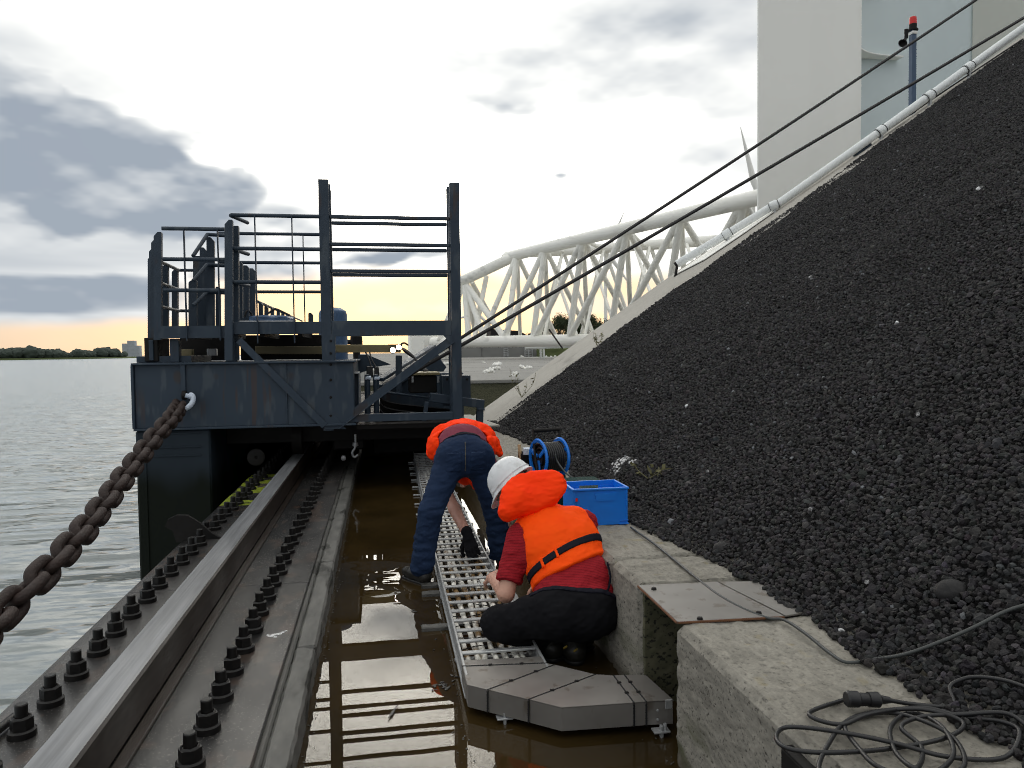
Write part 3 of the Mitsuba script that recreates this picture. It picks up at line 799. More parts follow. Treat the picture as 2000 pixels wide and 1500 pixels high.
k = thing('flashing_sheet', 'bright white metal sheet lying under the lower end of the pale pipe', 'metal sheet')
put(k, plate_from([np.array([X_, Y_, zs(X_) + .03]) for X_, Y_ in ((5.12, 13.0), (5.45, 12.35), (6.1, 12.2), (6.75, 12.2), (6.6, 12.55), (5.9, 12.85))], .012, (.56, 0, -.83)), 'white_paint')
k = thing('lower_conduit', 'thin dark conduit clipped under the pale pipe', 'conduit')
put(k, tube(spline([hit(1722, 268) + [0, 0, .05], hit(1800, 214) + [0, 0, .05], hit(1850, 180) + [0, 0, .05], hit(1998, 82) + [0, 0, .05]], 4), .013, 8), 'rope_wire', True)
k = thing('junction_box', 'dark box fixed under the pale pipe by the tower edge', 'box')
e = at(1686, 292, 12.1)
put(k, beam(e + np.array([-.16, 0, -.10]), e + np.array([.12, 0, .09]), .12, .12, .01), 'blue_steel')

bc = thing('beacon_post', 'blue-grey post with a red warning lamp on top by the pale pipe', 'warning light')
p0, p1 = at(1789, 205, 12.25), at(1783, 60, 12.25)
part(bc, 'post', chan((p1[0], 12.25, p0[2] - .2), (p1[0], 12.25, p1[2]), .085, .085, .012, up=(0, 1, 0)), 'post_blue')
z1 = p1[2]
part(bc, 'lamp_base', lathe([(0, 0), (.085, 0), (.085, .02), (.062, .03), (.062, .11), (0, .11)], (p1[0], 12.25, z1), n=20), 'dark_steel', 30)
part(bc, 'lamp_lens', lathe([(.062, .11), (.060, .20), (.056, .225), (.045, .235), (0, .238)], (p1[0], 12.25, z1), n=20), 'red_lamp', 30, label='red glass of the warning lamp')
part(bc, 'collar', bx((p1[0] - .05, 12.19, z1 - .07), (p1[0] + .05, 12.3, z1 - .02), .004), 'white_paint')
e = at(1770, 70, 12.2)
part(bc, 'siren', cat(lathe([(0, -.1), (.03, -.1), (.035, .05), (0, .06)], e + [0, 0, .06], n=12), lathe([(.028, 0), (.03, .03), (.075, .12), (.07, .125), (0, .05)], e + [-.02, 0, -.06], axis=(-.6, -.3, -.7), n=14)), 'dark_steel', 30)

for (hx, hy, d, L, tip, ty, lab) in ((1476, 383, 620, 58, (1442, 251), 760, 'tall white wind turbine seen just left of the tower'), (1184, 492, 900, 47, (1218, 413), 690, 'white wind turbine with its tower showing through the middle of the truss'), (932, 612, 1300, 50, (946, 557), 690, 'distant white wind turbine behind the left end of the truss')):
    k = thing('wind_turbine', lab, 'wind turbine')
    h0, tp = at(hx, hy, d), at(*tip, d)
    part(k, 'mast', tube([(h0[0], d + 4, 0), (h0[0], d + 4, h0[2])], [2.6, 1.5], 14), 'white_paint', True)
    part(k, 'nacelle', bx(h0 + [-1.8, -2, -1.8], h0 + [1.8, 8, 1.8], .6), 'white_paint')
    part(k, 'hub', trimesh.Trimesh(trimesh.creation.icosphere(2, 1.9).vertices + h0 + [0, -2.5, 0], trimesh.creation.icosphere(2, 1.9).faces), 'white_paint', True)
    bl = tp - h0
    for j in range(3):
        a = 2 * math.pi * j / 3
        v = np.array([bl[0] * math.cos(a) - bl[2] * math.sin(a), -1.5, bl[0] * math.sin(a) + bl[2] * math.cos(a)])
        s = np.array([0, .06, .22, .6, 1])
        part(k, 'blade', tube(h0 + [0, -2.5, 0] + v * s[:, None], [1.3, 1.5, 2.9, 1.7, .25], 8), 'white_paint', True)

rt = np.random.default_rng(5)
for i, (x, yt, w, d) in enumerate(((1066, 636, 40, 210), (1094, 617, 54, 222), (1128, 626, 48, 214), (1152, 612, 54, 226), (1180, 626, 46, 215), (1040, 648, 30, 208))):
    k = thing('tree', ['dark round tree left of the middle of the truss', 'tall dark tree behind the middle of the truss', 'dark tree between two taller trees behind the truss', 'tallest dark tree behind the truss by the embankment', 'dark tree at the embankment edge behind the truss', 'small dark bush at the left of the trees behind the truss'][i], 'tree')
    b, tp = at(x, 690, d), at(x, yt, d)
    H_, wd = tp[2] - .5, w / 1500 * d
    tr = tube([(b[0], d, .3), (b[0] + .2, d, .5 + H_ * .4), (b[0], d, .5 + H_ * .8)], [.35, .25, .08], 8)
    lim = [tube([(b[0], d, .5 + H_ * (.25 + .08 * j)), (b[0] + wd * .3 * math.cos(j * 2.1), d + wd * .3 * math.sin(j * 2.1), .5 + H_ * (.5 + .07 * j))], [.16, .05], 6) for j in range(5)]
    part(k, 'trunk', cat(tr, *lim), 'hair')
    cl = rt.normal(size=(26, 3))
    cl = cl / np.linalg.norm(cl, axis=1, keepdims=True) * rt.uniform(.35, 1, (26, 1))**.6 * [wd * .46, wd * .46, H_ * .40] + [b[0], d, .5 + H_ * .56]
    N = 9000
    pts = cl[rt.integers(0, 26, N)] + rt.normal(size=(N, 3)) * wd * .085
    e1, e2 = rt.normal(size=(N, 3)), rt.normal(size=(N, 3))
    e1 = e1 / np.linalg.norm(e1, axis=1, keepdims=True) * .22
    e2 = e2 / np.linalg.norm(e2, axis=1, keepdims=True) * .17
    part(k, 'crown', (np.stack([pts - e1, pts + e2, pts + e1, pts - e2], 1).reshape(-1, 3), np.arange(4 * N).reshape(-1, 4)), 'tree_leaf')

# rubble on the dock floor
for i, (x, y, w, hgt) in enumerate(((953, 724, 17, 9), (967, 719, 15, 7), (969, 711, 17, 6), (1025, 717, 18, 7), (1010, 729, 13, 9), (946, 708, 5, 3), (872, 709, 14, 7))):
    base = onz(x, y + hgt * .5, .55)
    s = base[1] / 1500
    vs = np.array([[rng.normal(0, w * s * .32), rng.normal(0, w * s * .22), abs(rng.normal(0, hgt * s * .35))] for _ in range(16)]) + base
    m = scatter(vs, rng.uniform(.10, .2, 16) * w * s * 1.3, stone_shapes(1, 5, 30 + i), rng)
    k = thing('rubble_heap', 'small heap of whitish rubble on the grey dock floor', 'rubble', 'whitish rubble heaps on the dock floor')
    put(k, m, 'white_paint', True)
for i in range(34):
    x = 862 + i * 6.9 + rng.uniform(-2.5, 2.5)
    base = onz(x, 696.0 + rng.uniform(-.8, 1.2), .55)
    s = base[1] / 1500
    m = scatter(base + rng.normal(size=(3, 3)) * [2.2 * s, 1 * s, .3 * s] + [0, 0, .8 * s], np.full(3, 2.0 * s), stone_shapes(1, 3, 60 + i), rng)
    k = thing('white_rock', 'white rock in the row along the foot of the far dock wall', 'rock', 'white rocks along the far dock wall')
    put(k, m, 'white_paint', True)
k = thing('lean_rod', 'thin dark rod leaning out from the edge of the embankment', 'rod')
put(k, cyl(at(1099, 681, 13.2), at(1072, 643, 13.3), .014, 8), 'dark_steel', True)
dock = thing('dock_wall', 'dark wet wall below the dock floor behind the steel frame', 'wall')
part(dock, 'wall_face', rough(bx((-1.2, 26.7, -1.5), (14, 26.99, .50), .01), .03, .5, 2, .4), 'mossy_concrete')
part(dock, 'coping', bx((-1.2, 26.6, .503), (14, 27.4, .62), .02), 'far_concrete')


def weed(x, y, hgt, lab, seed):
    r = np.random.default_rng(seed)
    k = thing('weed', lab, 'plant')
    b = np.asarray(hit(x, y))
    st, lf = [], []
    for i in range(5):
        d = r.normal(size=2) * .09
        top = b + [d[0], d[1], hgt * r.uniform(.6, 1)]
        pts = spline([b, (b + top) / 2 + [d[0] * .3, 0, 0], top], 5)
        st.append(tube(pts, np.linspace(.004, .0015, len(pts)), 5))
        for j in range(12):
            c = pts[r.integers(3, len(pts))]
            e1, e2 = r.normal(size=3) * .012, r.normal(size=3) * .008
            lf.append((np.array([c, c + e1 + e2, c + 2 * e1, c + e1 - e2]), np.array([[0, 1, 2, 3]])))
    part(k, 'stem', cat(*st), 'weed')
    part(k, 'leaves', cat(*[(v, np.vstack([f[:, [0, 1, 2]], f[:, [0, 2, 3]]])) for v, f in lf]), 'weed')


weed(1019, 776, .42, 'spindly dry weed growing at the gravel edge on the concrete strip', 3)
weed(1166, 675, .22, 'small weed tuft on the concrete strip farther up the embankment', 4)
weed(1266, 935, .10, 'small dry weed standing in the black gravel by the crate', 6)
# ------------------------------------------------------------------ crane rail with its plates and bolts
rl = thing('crane_rail', 'heavy worn steel crane rail bolted down in two rows of black bolts', 'rail')
m = rough(bx((-1.112, -1.2, .165), (-.955, 16, .343), .010), .0016, .05, 3, .12)
part(rl, 'rail_bar', m, 'rail_steel')
part(rl, 'rail_foot', cat(bx((-1.17, -1.2, .150), (-1.113, 16, .168), .004), bx((-.954, -1.2, .150), (-.905, 16, .168), .004)), 'rail_steel')
for y0, y1 in ((-1.2, 4.98), (4.987, 10.2), (10.207, 16)):
    part(rl, 'base_plate', bx((-1.556, y0, .1185), (-.476, y1, .150), .004), 'base_plate')
hexn = lambda r, n=6: [(r * math.cos(a), r * math.sin(a)) for a in np.arange(n) * 2 * math.pi / n + .3]
bolt = cat(lathe([(0, .03), (.044, .03), (.051, .024), (.051, .0)], (0, 0, 0), n=18), prism(hexn(.041), .03, .072), lathe([(.030, .078), (.038, .072)], (0, 0, 0), n=6), lathe([(0, .126), (.019, .126), (.0225, .122), (.0225, .06)], (0, 0, 0), n=14))
bd = ply(bolt, 'mat_black_bolt', 35)
rb = np.random.default_rng(3)
for X0, y0, dy in ((-1.386, 2.632, .2695), (-.686, 2.541, .268)):
    for i in range(39):
        part(rl, 'bolt', {**bd, 'to_world': T().translate([X0 + rb.uniform(-.006, .006), y0 + dy * (i - 3) + rb.uniform(-.008, .008), .150]).rotate([0, 0, 1], rb.uniform(0, 360))})
k = struct('moss', rough(bx((-1.553, 7.7, .130), (-1.175, 9.6, .1512), .002), .012, .12, 8, .03), 'moss', kind='stuff', smooth=True, label='bright yellow-green moss on the rail plate in front of the barge', category='moss')
k = thing('lifting_lug', 'dark curved steel lug standing on the outer edge of the rail plate', 'lug')
lug = [onz(432, 1052, .15), at(415, 1040, 6.35), at(395, 1018, 6.4), at(372, 1002, 6.42), at(352, 1000, 6.45), at(336, 1008, 6.45), at(330, 1022, 6.45), at(345, 1030, 6.45), at(352, 1052, 6.45)]
y0 = lug[0][1]
lug = [np.array([p[0], y0, p[2]]) for p in lug]
put(k, plate_from(lug, .03), 'dark_steel')
k = thing('steel_bar', 'short dark steel bar lying by the bolts at the left frame edge', 'bar')
put(k, cyl(onz(-40, 1455, .175), onz(28, 1400, .175), .018, 10), 'black_bolt', True)
k = thing('bird_dropping', 'white splash stain with a dark scrap on the rail plate', 'stain')
c = onz(537, 1240, .1505)
put(k, cat(*[lathe([(0, .0025), (.010 * s, .002), (.014 * s, 0)], c + [dx, dy, 0], n=9) for dx, dy, s in ((0, 0, 1.6), (.02, .012, 1.1), (-.022, -.01, 1.0), (.035, .03, .8), (-.035, .004, .6), (.006, -.03, .7), (.05, .045, .6))]), 'pale_stone', True)

# ------------------------------------------------------------------ barge
bg = thing('work_barge', 'dark blue-grey steel barge with railings and a tall rack frame straddling the rail', 'barge')
BY = 9.0


def pbar(x0, y0, x1, y1, Y=BY, w=14, d=.10, name='bar', m='blue_steel', parent=bg, Y1=None, kind=None, bevel=.006):
    """A bar seen from (x0, y0) to (x1, y1), w wide in the survey, d deep."""
    p, q = at(x0, y0, Y), at(x1, y1, Y if Y1 is None else Y1)
    W = w / 1500 * (Y + (Y if Y1 is None else Y1)) / 2
    msh = chan(p + [0, d / 2, 0], q + [0, d / 2, 0], d, W, .010, (0, 0, 1) if abs(q[2] - p[2]) < abs(q[0] - p[0]) + abs(q[1] - p[1]) else (1, 0, 0), kind) if kind else beam(p + [0, d / 2, 0], q + [0, d / 2, 0], d, W, bevel, (0, 0, 1) if abs(q[2] - p[2]) < abs(q[0] - p[0]) + abs(q[1] - p[1]) else (1, 0, 0))
    return part(parent, name, msh, m)


def rod(pts, r, name, parent=bg, m='blue_steel', n=10):
    return part(parent, name, tube(pts, r, n), m, 40)


L0, R0 = at(258, 709, BY), at(690, 706, BY)
zt, zb = 1.512, .790
hx0, hx1 = L0[0], R0[0]
part(bg, 'girder', bx((hx0 + .02, BY, zb + .012), (hx1, BY + 3.2, zt - .012), .004), 'blue_steel')
part(bg, 'girder_flange', cat(bx((hx0, BY - .05, zt - .0115), (hx1 + .03, BY + 3.25, zt + .012), .004), bx((hx0, BY - .035, zb - .012), (hx1 + .02, BY + 3.2, zb + .0115), .004)), 'blue_steel')
part(bg, 'girder_edge', bx((hx0 - .012, BY - .03, zb + .012), (hx0 + .018, BY + .06, zt - .012), .004), 'blue_steel')
for i, x in enumerate((-1.05,)):
    part(bg, 'girder_stiffener', bx((x - .006, BY - .02, zb + .012), (x + .006, BY - .001, zt - .012), .001), 'blue_steel')
a, b = at(262, 820, BY), at(409, 820, BY)
part(bg, 'pontoon', bx((a[0], BY + .02, -2.2), (b[0], BY + 9, zb - .013), .02), 'hull_paint')
for y in (848, 875, 892):
    z = at(300, y, BY)[2]
    part(bg, 'pontoon_seam', bx((a[0] + .12, BY + .008, z - .008), (b[0] - .10, BY + .019, z + .008), .002), 'hull_paint')
part(bg, 'pontoon_edge', bx((a[0] + .09, BY + .004, -1.3), (a[0] + .11, BY + .019, zb - .014), .002), 'hull_paint')
part(bg, 'light_stop', bx((b[0] + .003, BY + 6.6, -1.5), (1.05, BY + 7, .82), .01), 'dark_steel')  # added dark wall, shuts light out from under the barge
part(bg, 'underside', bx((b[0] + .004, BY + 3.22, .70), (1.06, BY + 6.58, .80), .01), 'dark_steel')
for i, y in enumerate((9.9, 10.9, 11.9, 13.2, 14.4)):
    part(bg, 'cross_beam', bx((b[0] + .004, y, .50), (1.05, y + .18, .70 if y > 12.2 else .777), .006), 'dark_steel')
# running gear over the channel
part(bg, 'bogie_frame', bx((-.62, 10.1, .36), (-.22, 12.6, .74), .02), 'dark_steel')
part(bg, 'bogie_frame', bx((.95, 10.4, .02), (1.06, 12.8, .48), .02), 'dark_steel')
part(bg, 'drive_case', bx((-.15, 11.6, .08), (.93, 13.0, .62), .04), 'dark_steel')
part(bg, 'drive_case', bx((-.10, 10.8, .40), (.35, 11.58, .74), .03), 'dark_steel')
for x, y, z, r in ((-1.034, 9.95, .575, .23), (-1.034, 11.2, .575, .23)):
    wlp = part(bg, 'wheel', lathe([(0, -.07), (r * .3, -.07), (r * .33, -.05), (r * .8, -.05), (r, -.06), (r, .06), (r * .8, .05), (r * .33, .05), (r * .3, .07), (0, .07)], (x, y, z), axis=(1, 0, 0), n=36), 'dark_steel', 30)
    part(wlp, 'hub_cap', lathe([(0, .10), (.04, .10), (.05, .08), (.05, .06)], (x, y, z), axis=(1, 0, 0), n=16), 'galvanised', 30)
part(bg, 'side_roller', lathe([(0, -.04), (.08, -.04), (.10, -.03), (.10, .03), (.08, .04), (.02, .04), (0, .02)], at(500, 893, 9.35), axis=(.2, -1, .1), n=24), 'dark_steel', 30)
k = part(bg, 'hanging_hook', cat(tube(spline([at(694, 848, 9.6), at(694, 872, 9.6), at(688, 884, 9.6), at(692, 893, 9.6), at(699, 888, 9.6)], 5), .014, 8), lathe([(0, -.03), (.035, -.02), (.035, .02), (0, .03)], at(694, 868, 9.6), n=12)), 'galvanised', 40)
part(bg, 'drip_nozzle', lathe([(0, 0), (.03, 0), (.03, .05), (0, .06)], at(671, 893, 9.6), axis=(0, -1, -.2), n=12), 'galvanised', 30)

# rack frame at the right
for Y, o in ((9.0, 0), (9.42, 1)):
    yt = 353 if not o else 362
    pl_, pr_ = at(636.5, 600, 9.0), at(891, 600, 9.0)
    zt_ = at(760, yt, Y)[2]
    for X0, s in ((pl_[0], 1), (pr_[0], -1)):
        part(bg, 'post', chan((X0, Y + .06, .80), (X0, Y + .06, zt_), .11 if not o else .10, .115, .010, up=(0, 1, 0), kind='I') if o else beam((X0, Y + .05, .72), (X0, Y + .05, zt_), .112, .10, .004, up=(0, 1, 0)), 'blue_steel')
        if not o:
            part(bg, 'post_flange', bx((X0 - s * .05 - (.012 if s < 0 else 0) + (.112 if s > 0 else -.1), Y + .10, .82), (X0 - s * .05 + (.112 if s > 0 else -.1) + (.0 if s < 0 else .012), Y + .2, zt_ - .09), .002), 'blue_steel')
    rows_ = ((424, 6.5), (477, 6.5), (529, 6.5)) if not o else ((427, 6.5), (481, 6.5), (531, 7))
    for yy, wpx in rows_:
        z = at(760, yy, 9.0)[2] if not o else at(760, {427: 436, 481: 487.5, 531: 536.5}[yy], 9.42)[2]
        part(bg, 'rung', beam((pl_[0] + .058, Y + .05, z), (pr_[0] - .058, Y + .05, z), .05, wpx / 1500 * 9, .006), 'blue_steel')
zl = at(760, 641, 9.0)[2]
part(bg, 'head_beam', chan((pl_[0] + .057, 9.05, zl), (pr_[0] - .057, 9.05, zl), .10, .172, .010, kind='C'), 'blue_steel')
part(bg, 'sill_beam', chan((pl_[0] + .04, 9.05, .855), (pr_[0] - .057, 9.05, .855), .10, .085, .010, kind='C'), 'blue_steel')
pbar(645, 652, 645, 836, 9.0, 19, .06, 'bolted_strut', Y1=9.0)
for y in (666, 690, 712, 742, 776, 812):
    part(bg, 'strut_bolt', lathe([(0, .014), (.011, .014), (.016, .006), (.016, -.002)], at(646, y, 8.998), axis=(0, -1, 0), n=6), 'dark_steel')
pbar(466, 664, 634, 832, 8.96, 13, .055, 'diagonal_brace', kind='L')
pbar(884, 662, 658, 832, 8.96, 15, .055, 'diagonal_brace', kind='L')
part(bg, 'gusset', plate_from([at(884, 655, 8.985), at(866, 655, 8.985), at(884, 676, 8.985)], .008), 'blue_steel')
part(bg, 'gusset', plate_from([at(634, 838, 8.99), at(634, 812, 8.99), at(655, 812, 8.99), at(676, 838, 8.99)], .008), 'blue_steel')

# platform right of the tall post group
p, q = at(450, 641, 9.0), at(630, 641, 9.0)
part(bg, 'deck_edge', chan((p[0], 9.05, p[2]), (q[0], 9.05, p[2]), .09, .135, .009, kind='C'), 'blue_steel')
part(bg, 'deck_plate', bx((p[0] + .05, 9.102, p[2] + .05), (q[0] - .02, 10.45, p[2] + .066), .002), 'blue_steel')
zd = p[2] + .07
p2, q2 = at(312, 649, 9.0), at(440, 649, 9.0)
part(bg, 'deck_edge', chan((p2[0], 9.05, p2[2]), (q2[0], 9.05, p2[2]), .09, .135, .009, kind='C'), 'blue_steel')
part(bg, 'deck_plate', bx((p2[0], 9.102, p2[2] + .05), (q2[0], 10.45, p2[2] + .066), .002), 'blue_steel')
part(bg, 'deck_joist', cat(*[bx((x, 9.102, p2[2] - .06), (x + .05, 10.45, p2[2] + .048), .003) for x in np.arange(p2[0] + .2, q[0], .42)]), 'dark_steel', kind=None)
part(bg, 'toe_angle', bx((p[0] + .1, 9.0, zd), (q[0] - .3, 9.02, zd + .012), .002), 'galvanised')
for (x0, x1, y0, y1) in ((331, 350, 662, 707), (440, 461, 662, 707), (290, 300, 664, 704)):
    a, b = at(x0, y0, 9.1), at(x1, y1, 9.1)
    part(bg, 'deck_support', bx((a[0], 9.1, b[2]), (b[0], 9.22, a[2]), .004), 'blue_steel')
a, b = at(281, 660, 9.12), at(300, 706, 9.12)
part(bg, 'corner_box', bx((a[0], 9.12, b[2]), (b[0] + .05, 9.6, a[2]), .006), 'dark_steel')
a, b = at(266, 696, 9.15), at(300, 707, 9.15)
part(bg, 'step_plate', bx((a[0], 9.15, zt + .013), (b[0] + .4, 10.2, a[2]), .004), 'blue_steel')
part(bg, 'shadow_panel', bx((at(470, 690, 10.6)[0], 10.6, 1.53), (at(640, 690, 10.6)[0], 10.7, 1.86), .01), 'dark_steel')  # dark panels added where only shadow lies under the decks
part(bg, 'shadow_panel', bx((at(352, 690, 10.6)[0], 10.6, 1.53), (at(440, 690, 10.6)[0], 10.7, 1.86), .01), 'dark_steel')


def railing(p0, p1, heights, r, uprights, foot, back=None, name='railing', yend=None):
    g = part(bg, name, tube([p0 + [0, 0, heights[0]], p1 + [0, 0, heights[0]]], r, 10), 'blue_steel', 40)
    for h in heights[1:]:
        part(g, 'rail', tube([p0 + [0, 0, h], p1 + [0, 0, h]], r, 10), 'blue_steel', 40)
    for t_ in uprights:
        c = p0 + (p1 - p0) * t_
        part(g, 'upright', beam(c + [0, -.025, foot], c + [0, -.025, heights[0]], .012, .04, .002, up=(0, 1, 0)), 'blue_steel')
    if back is not None:
        for h in heights:
            part(g, 'return_bend', tube(spline([p0 + [.03, 0, h], p0 + [-.012, .03, h], p0 + [.02, .13, h - .005], p0 + np.asarray(back) + [0, 0, h]], 6), r, 10), 'blue_steel', 40)
    return g


z0 = at(500, 650, 9.0)[2]
a, b = at(452, 421, 9.0), at(624, 421, 9.0)
hh = [at(540, y, 9.0)[2] - z0 for y in (421.5, 486, 551)]
railing(np.array([a[0], 9.0, z0]), np.array([b[0], 9.0, z0]), hh, .022, [(at(500, 500, 9)[0] - a[0]) / (b[0] - a[0]), (at(572, 500, 9)[0] - a[0]) / (b[0] - a[0])], -.12, back=(.09, .5, 0))
a, b = at(467, 457, 10.4), at(629, 457, 10.4)
hh = [at(540, y, 10.4)[2] - z0 for y in (457, 513, 570)]
railing(np.array([a[0] - .25, 10.4, z0]), np.array([b[0], 10.4, z0]), hh, .021, [(at(593, 500, 10.4)[0] - a[0] + .25) / (b[0] - a[0] + .25)], 0)
z1 = at(380, 655, 9.0)[2]
a, b = at(316, 447, 9.0), at(438, 447, 9.0)
hh = [at(380, y, 9.0)[2] - z1 for y in (447, 506.5, 567)]
railing(np.array([a[0], 9.0, z1]), np.array([b[0], 9.0, z1]), hh, .022, [(at(361.5, 500, 9)[0] - a[0]) / (b[0] - a[0]), (at(427, 500, 9)[0] - a[0]) / (b[0] - a[0])], -.06)
g = None
for i, (y0, y1) in enumerate(((511, 528), (553, 566), (599, 607))):
    pts = [at(313, y0, 9.05), at(350, y1, 10.3), at(381, y1, 10.35)]
    g = rod(spline(pts, 1), .02, 'side_rail')
for (x0, y0, x1, y1) in ((405, 458, 377, 500), (404, 517, 377, 549), (405, 570, 377, 597)):
    rod([at(x0, y0, 9.5), at(x1, y1, 9.2)], .022, 'stair_rail')
    rod([at(x0 - 1, y0, 9.5), at(440, y0 + 2, 9.6)], .022, 'stair_rail')


def stay(x0, x1, yt, yb, Y, chamf=9, side=1, depth=.06, name='stay'):
    """An upright plate with one corner cut off."""
    c = min(chamf, (x1 - x0) * .9)
    if side > 0:
        o = [(x0, yb), (x0, yt + c), (x0 + c * .9, yt), (x1 - 1, yt), (x1, yt + 2), (x1, yb)]
    else:
        o = [(x0, yb), (x0, yt + 2), (x0 + 1, yt), (x1 - c * .9, yt), (x1, yt + c), (x1, yb)]
    return part(bg, name, plate_from([at(x, y, Y) for x, y in o], depth), 'blue_steel')


stay(300, 315, 453, 664, 9.02, 8); stay(295, 313, 465, 664, 9.2); stay(291, 310, 482, 664, 9.5); stay(288.5, 306, 497, 664, 9.9)
stay(315, 328, 518, 640, 9.75, 5); stay(335.5, 347, 526, 640, 10.2, 5)
stay(403, 418, 463, 640, 9.55, 8, -1); stay(390, 404, 483, 640, 9.75, 8, -1); stay(377, 396, 500, 640, 10.0, 3); stay(368, 384, 548, 640, 9.4, 4)
stay(438.5, 454, 429, 704, 8.94, 9); stay(454, 466, 441, 704, 9.12, 3); stay(444, 466, 470, 640, 9.3, 6)
stay(467, 473.5, 512, 640, 9.6, 3, -1); stay(475, 486, 518, 640, 9.9, 5, -1); stay(487, 498, 524, 640, 10.2, 5, -1); stay(421, 430, 560, 640, 10.1, 4, -1)
xs_, ytop = [505, 516, 528, 540, 549, 558, 566, 573], [591, 597, 601, 605, 609, 613, 617, 621]
for x, yy, Y in zip(xs_, ytop, (10.8, 11.6, 12.6, 13.8, 15, 16.5, 18.4, 20.5)):
    stay(x, x + 8 * 11 / Y, yy, 640, Y, 4, -1)
rod([at(503, 589, 10.8), at(590, 627, 21)], .02, 'bulwark_rail')
stay(602, 611, 611, 640, 10.4, 4, -1)
part(bg, 'deck_tarpaulin', rough(bx(at(476, 630, 9.9), at(568, 619, 10.2) + [0, .4, 0], .03), .03, .1, 4, .05), 'tank_blue', 40)
rod(spline([at(478, 619, 9.9), at(482, 607, 9.9), at(490, 611, 9.95), at(493, 618, 9.95)], 4), .012, 'loose_cable', m='rope_wire')
rod(spline([at(524, 612, 10.2), at(536, 604, 10.2), at(545, 606, 10.2), at(566, 616, 10.2)], 4), .014, 'loose_cable', m='rope_wire')

# machinery behind the frame
tk = part(bg, 'tank', lathe([(0, 0), (.19, 0), (.19, .62), (.175, .67), (.11, .71), (0, .72)], (at(651, 660, 10.8)[0], 10.8, at(651, 703, 10.8)[2]), n=28), 'tank_blue', 40)
part(bg, 'tank_foot', bx(at(640, 706, 10.5), at(695, 702, 10.5) + [0, .6, 0], .004), 'blue_steel')
part(bg, 'end_casing', bx(at(648, 822, 9.7), at(692, 706, 9.7) + [0, .9, 0], .01), 'blue_steel')
vt = at(696, 672, 11.5)
part(bg, 'vent_head', cat(lathe([(0, .135), (.06, .135), (.085, .11), (.09, .04), (.09, -.02), (.05, -.03), (.05, -.35)], vt, n=18), cyl(vt + [-.17, 0, .03], vt + [-.05, 0, .03], .035)), 'dark_steel', 35)
pbar(498, 684, 640, 684, 10.45, 15, .12, 'yellow_beam', 'yellow_beam')
pbar(654, 681, 783, 681, 10.2, 15, .12, 'yellow_beam', 'yellow_beam')
pbar(352, 690, 375, 690, 10.3, 15, .12, 'yellow_beam', 'yellow_beam'); pbar(404, 688, 422, 688, 10.3, 13, .12, 'yellow_beam', 'galvanised')
part(bg, 'gusset_plate', plate_from([at(x, y, 10.9) for x, y in ((806, 726), (829, 706), (852, 684), (862, 704), (872, 717), (866, 726))], .03), 'blue_steel')
for dy, nm in ((0, 'ramp_channel'), (13, 'ramp_channel'), (27, 'ramp_channel')):
    pbar(742, 742 + dy, 846, 676 + dy, 9.9, 6, .10, nm, Y1=12.2)
part(bg, 'fin_plate', plate_from([at(x, y, 11.2) for x, y in ((700, 693), (718, 693), (764, 712), (738, 716), (700, 730))], .03), 'blue_steel')
for i in range(5):
    o = i * .028
    rod(spline([at(784 + i, 680 + i * .5, 10.15) + [0, o, 0], at(793, 684 + i, 10.1) + [0, o, 0], at(808 + i, 697 + i, 10.0) + [0, o, 0], at(818 + i * 1.6, 712 + i * .5, 9.95) + [0, o, 0], at(829 + i * 2, 725, 9.9) + [0, o, 0]], 6), .014, 'hydraulic_hose', m='black_rubber' if i % 2 else 'rope_wire')
rod(spline([at(784, 681, 10.2), at(784, 672, 10.2), at(790, 670, 10.25), at(797, 674, 10.3)], 5), .012, 'hydraulic_hose', m='rope_wire')
part(bg, 'valve_box', bx(at(800, 768, 9.9), at(853, 733, 9.9) + [0, .5, 0], .012), 'dark_steel')
part(bg, 'valve_box_lid', bx(at(790, 733.5, 9.85), at(859, 727, 9.85) + [0, .62, 0], .006), 'yellow_beam')
for x in (806, 856):
    part(bg, 'valve_bolt', cyl(at(x, 747, 9.83), at(x, 735, 9.83), .014, 8), 'galvanised', 30)
pbar(779, 694, 779, 768, 10.05, 12, .09, 'machine_post'); pbar(690, 730, 690, 826, 9.35, 20, .12, 'machine_post', kind='I')
part(bg, 'post_cap', bx(at(679, 730.5, 9.3), at(702, 727, 9.3) + [0, .25, 0], .003), 'galvanised')
for x in (719, 736):
    part(bg, 'bollard', lathe([(0, .60), (.03, .59), (.036, .57), (.036, 0)], at(x, 826, 9.55), n=14), 'blue_steel', 40)
    part(bg, 'rag', rough(bx(at(x - 6, 742, 9.5), at(x + 6, 735, 9.5) + [0, .09, 0], .01), .012, .03, x, .02), 'white_cloth', 40)
part(bg, 'cylinder_block', bx(at(716, 738, 10.0), at(728, 715, 10.0) + [0, .1, 0], .01), 'black_rubber')
part(bg, 'cylinder_block', bx(at(731, 738, 10.0), at(740, 716, 10.0) + [0, .1, 0], .01), 'black_rubber')
rod(spline([at(714, 688, 10.2), at(720, 700, 10.1), at(725, 716, 10.05)], 4), .010, 'hydraulic_hose', m='rope_wire')
rod(spline([at(722, 688, 10.2), at(726, 702, 10.1), at(734, 717, 10.05)], 4), .010, 'hydraulic_hose', m='rope_wire')
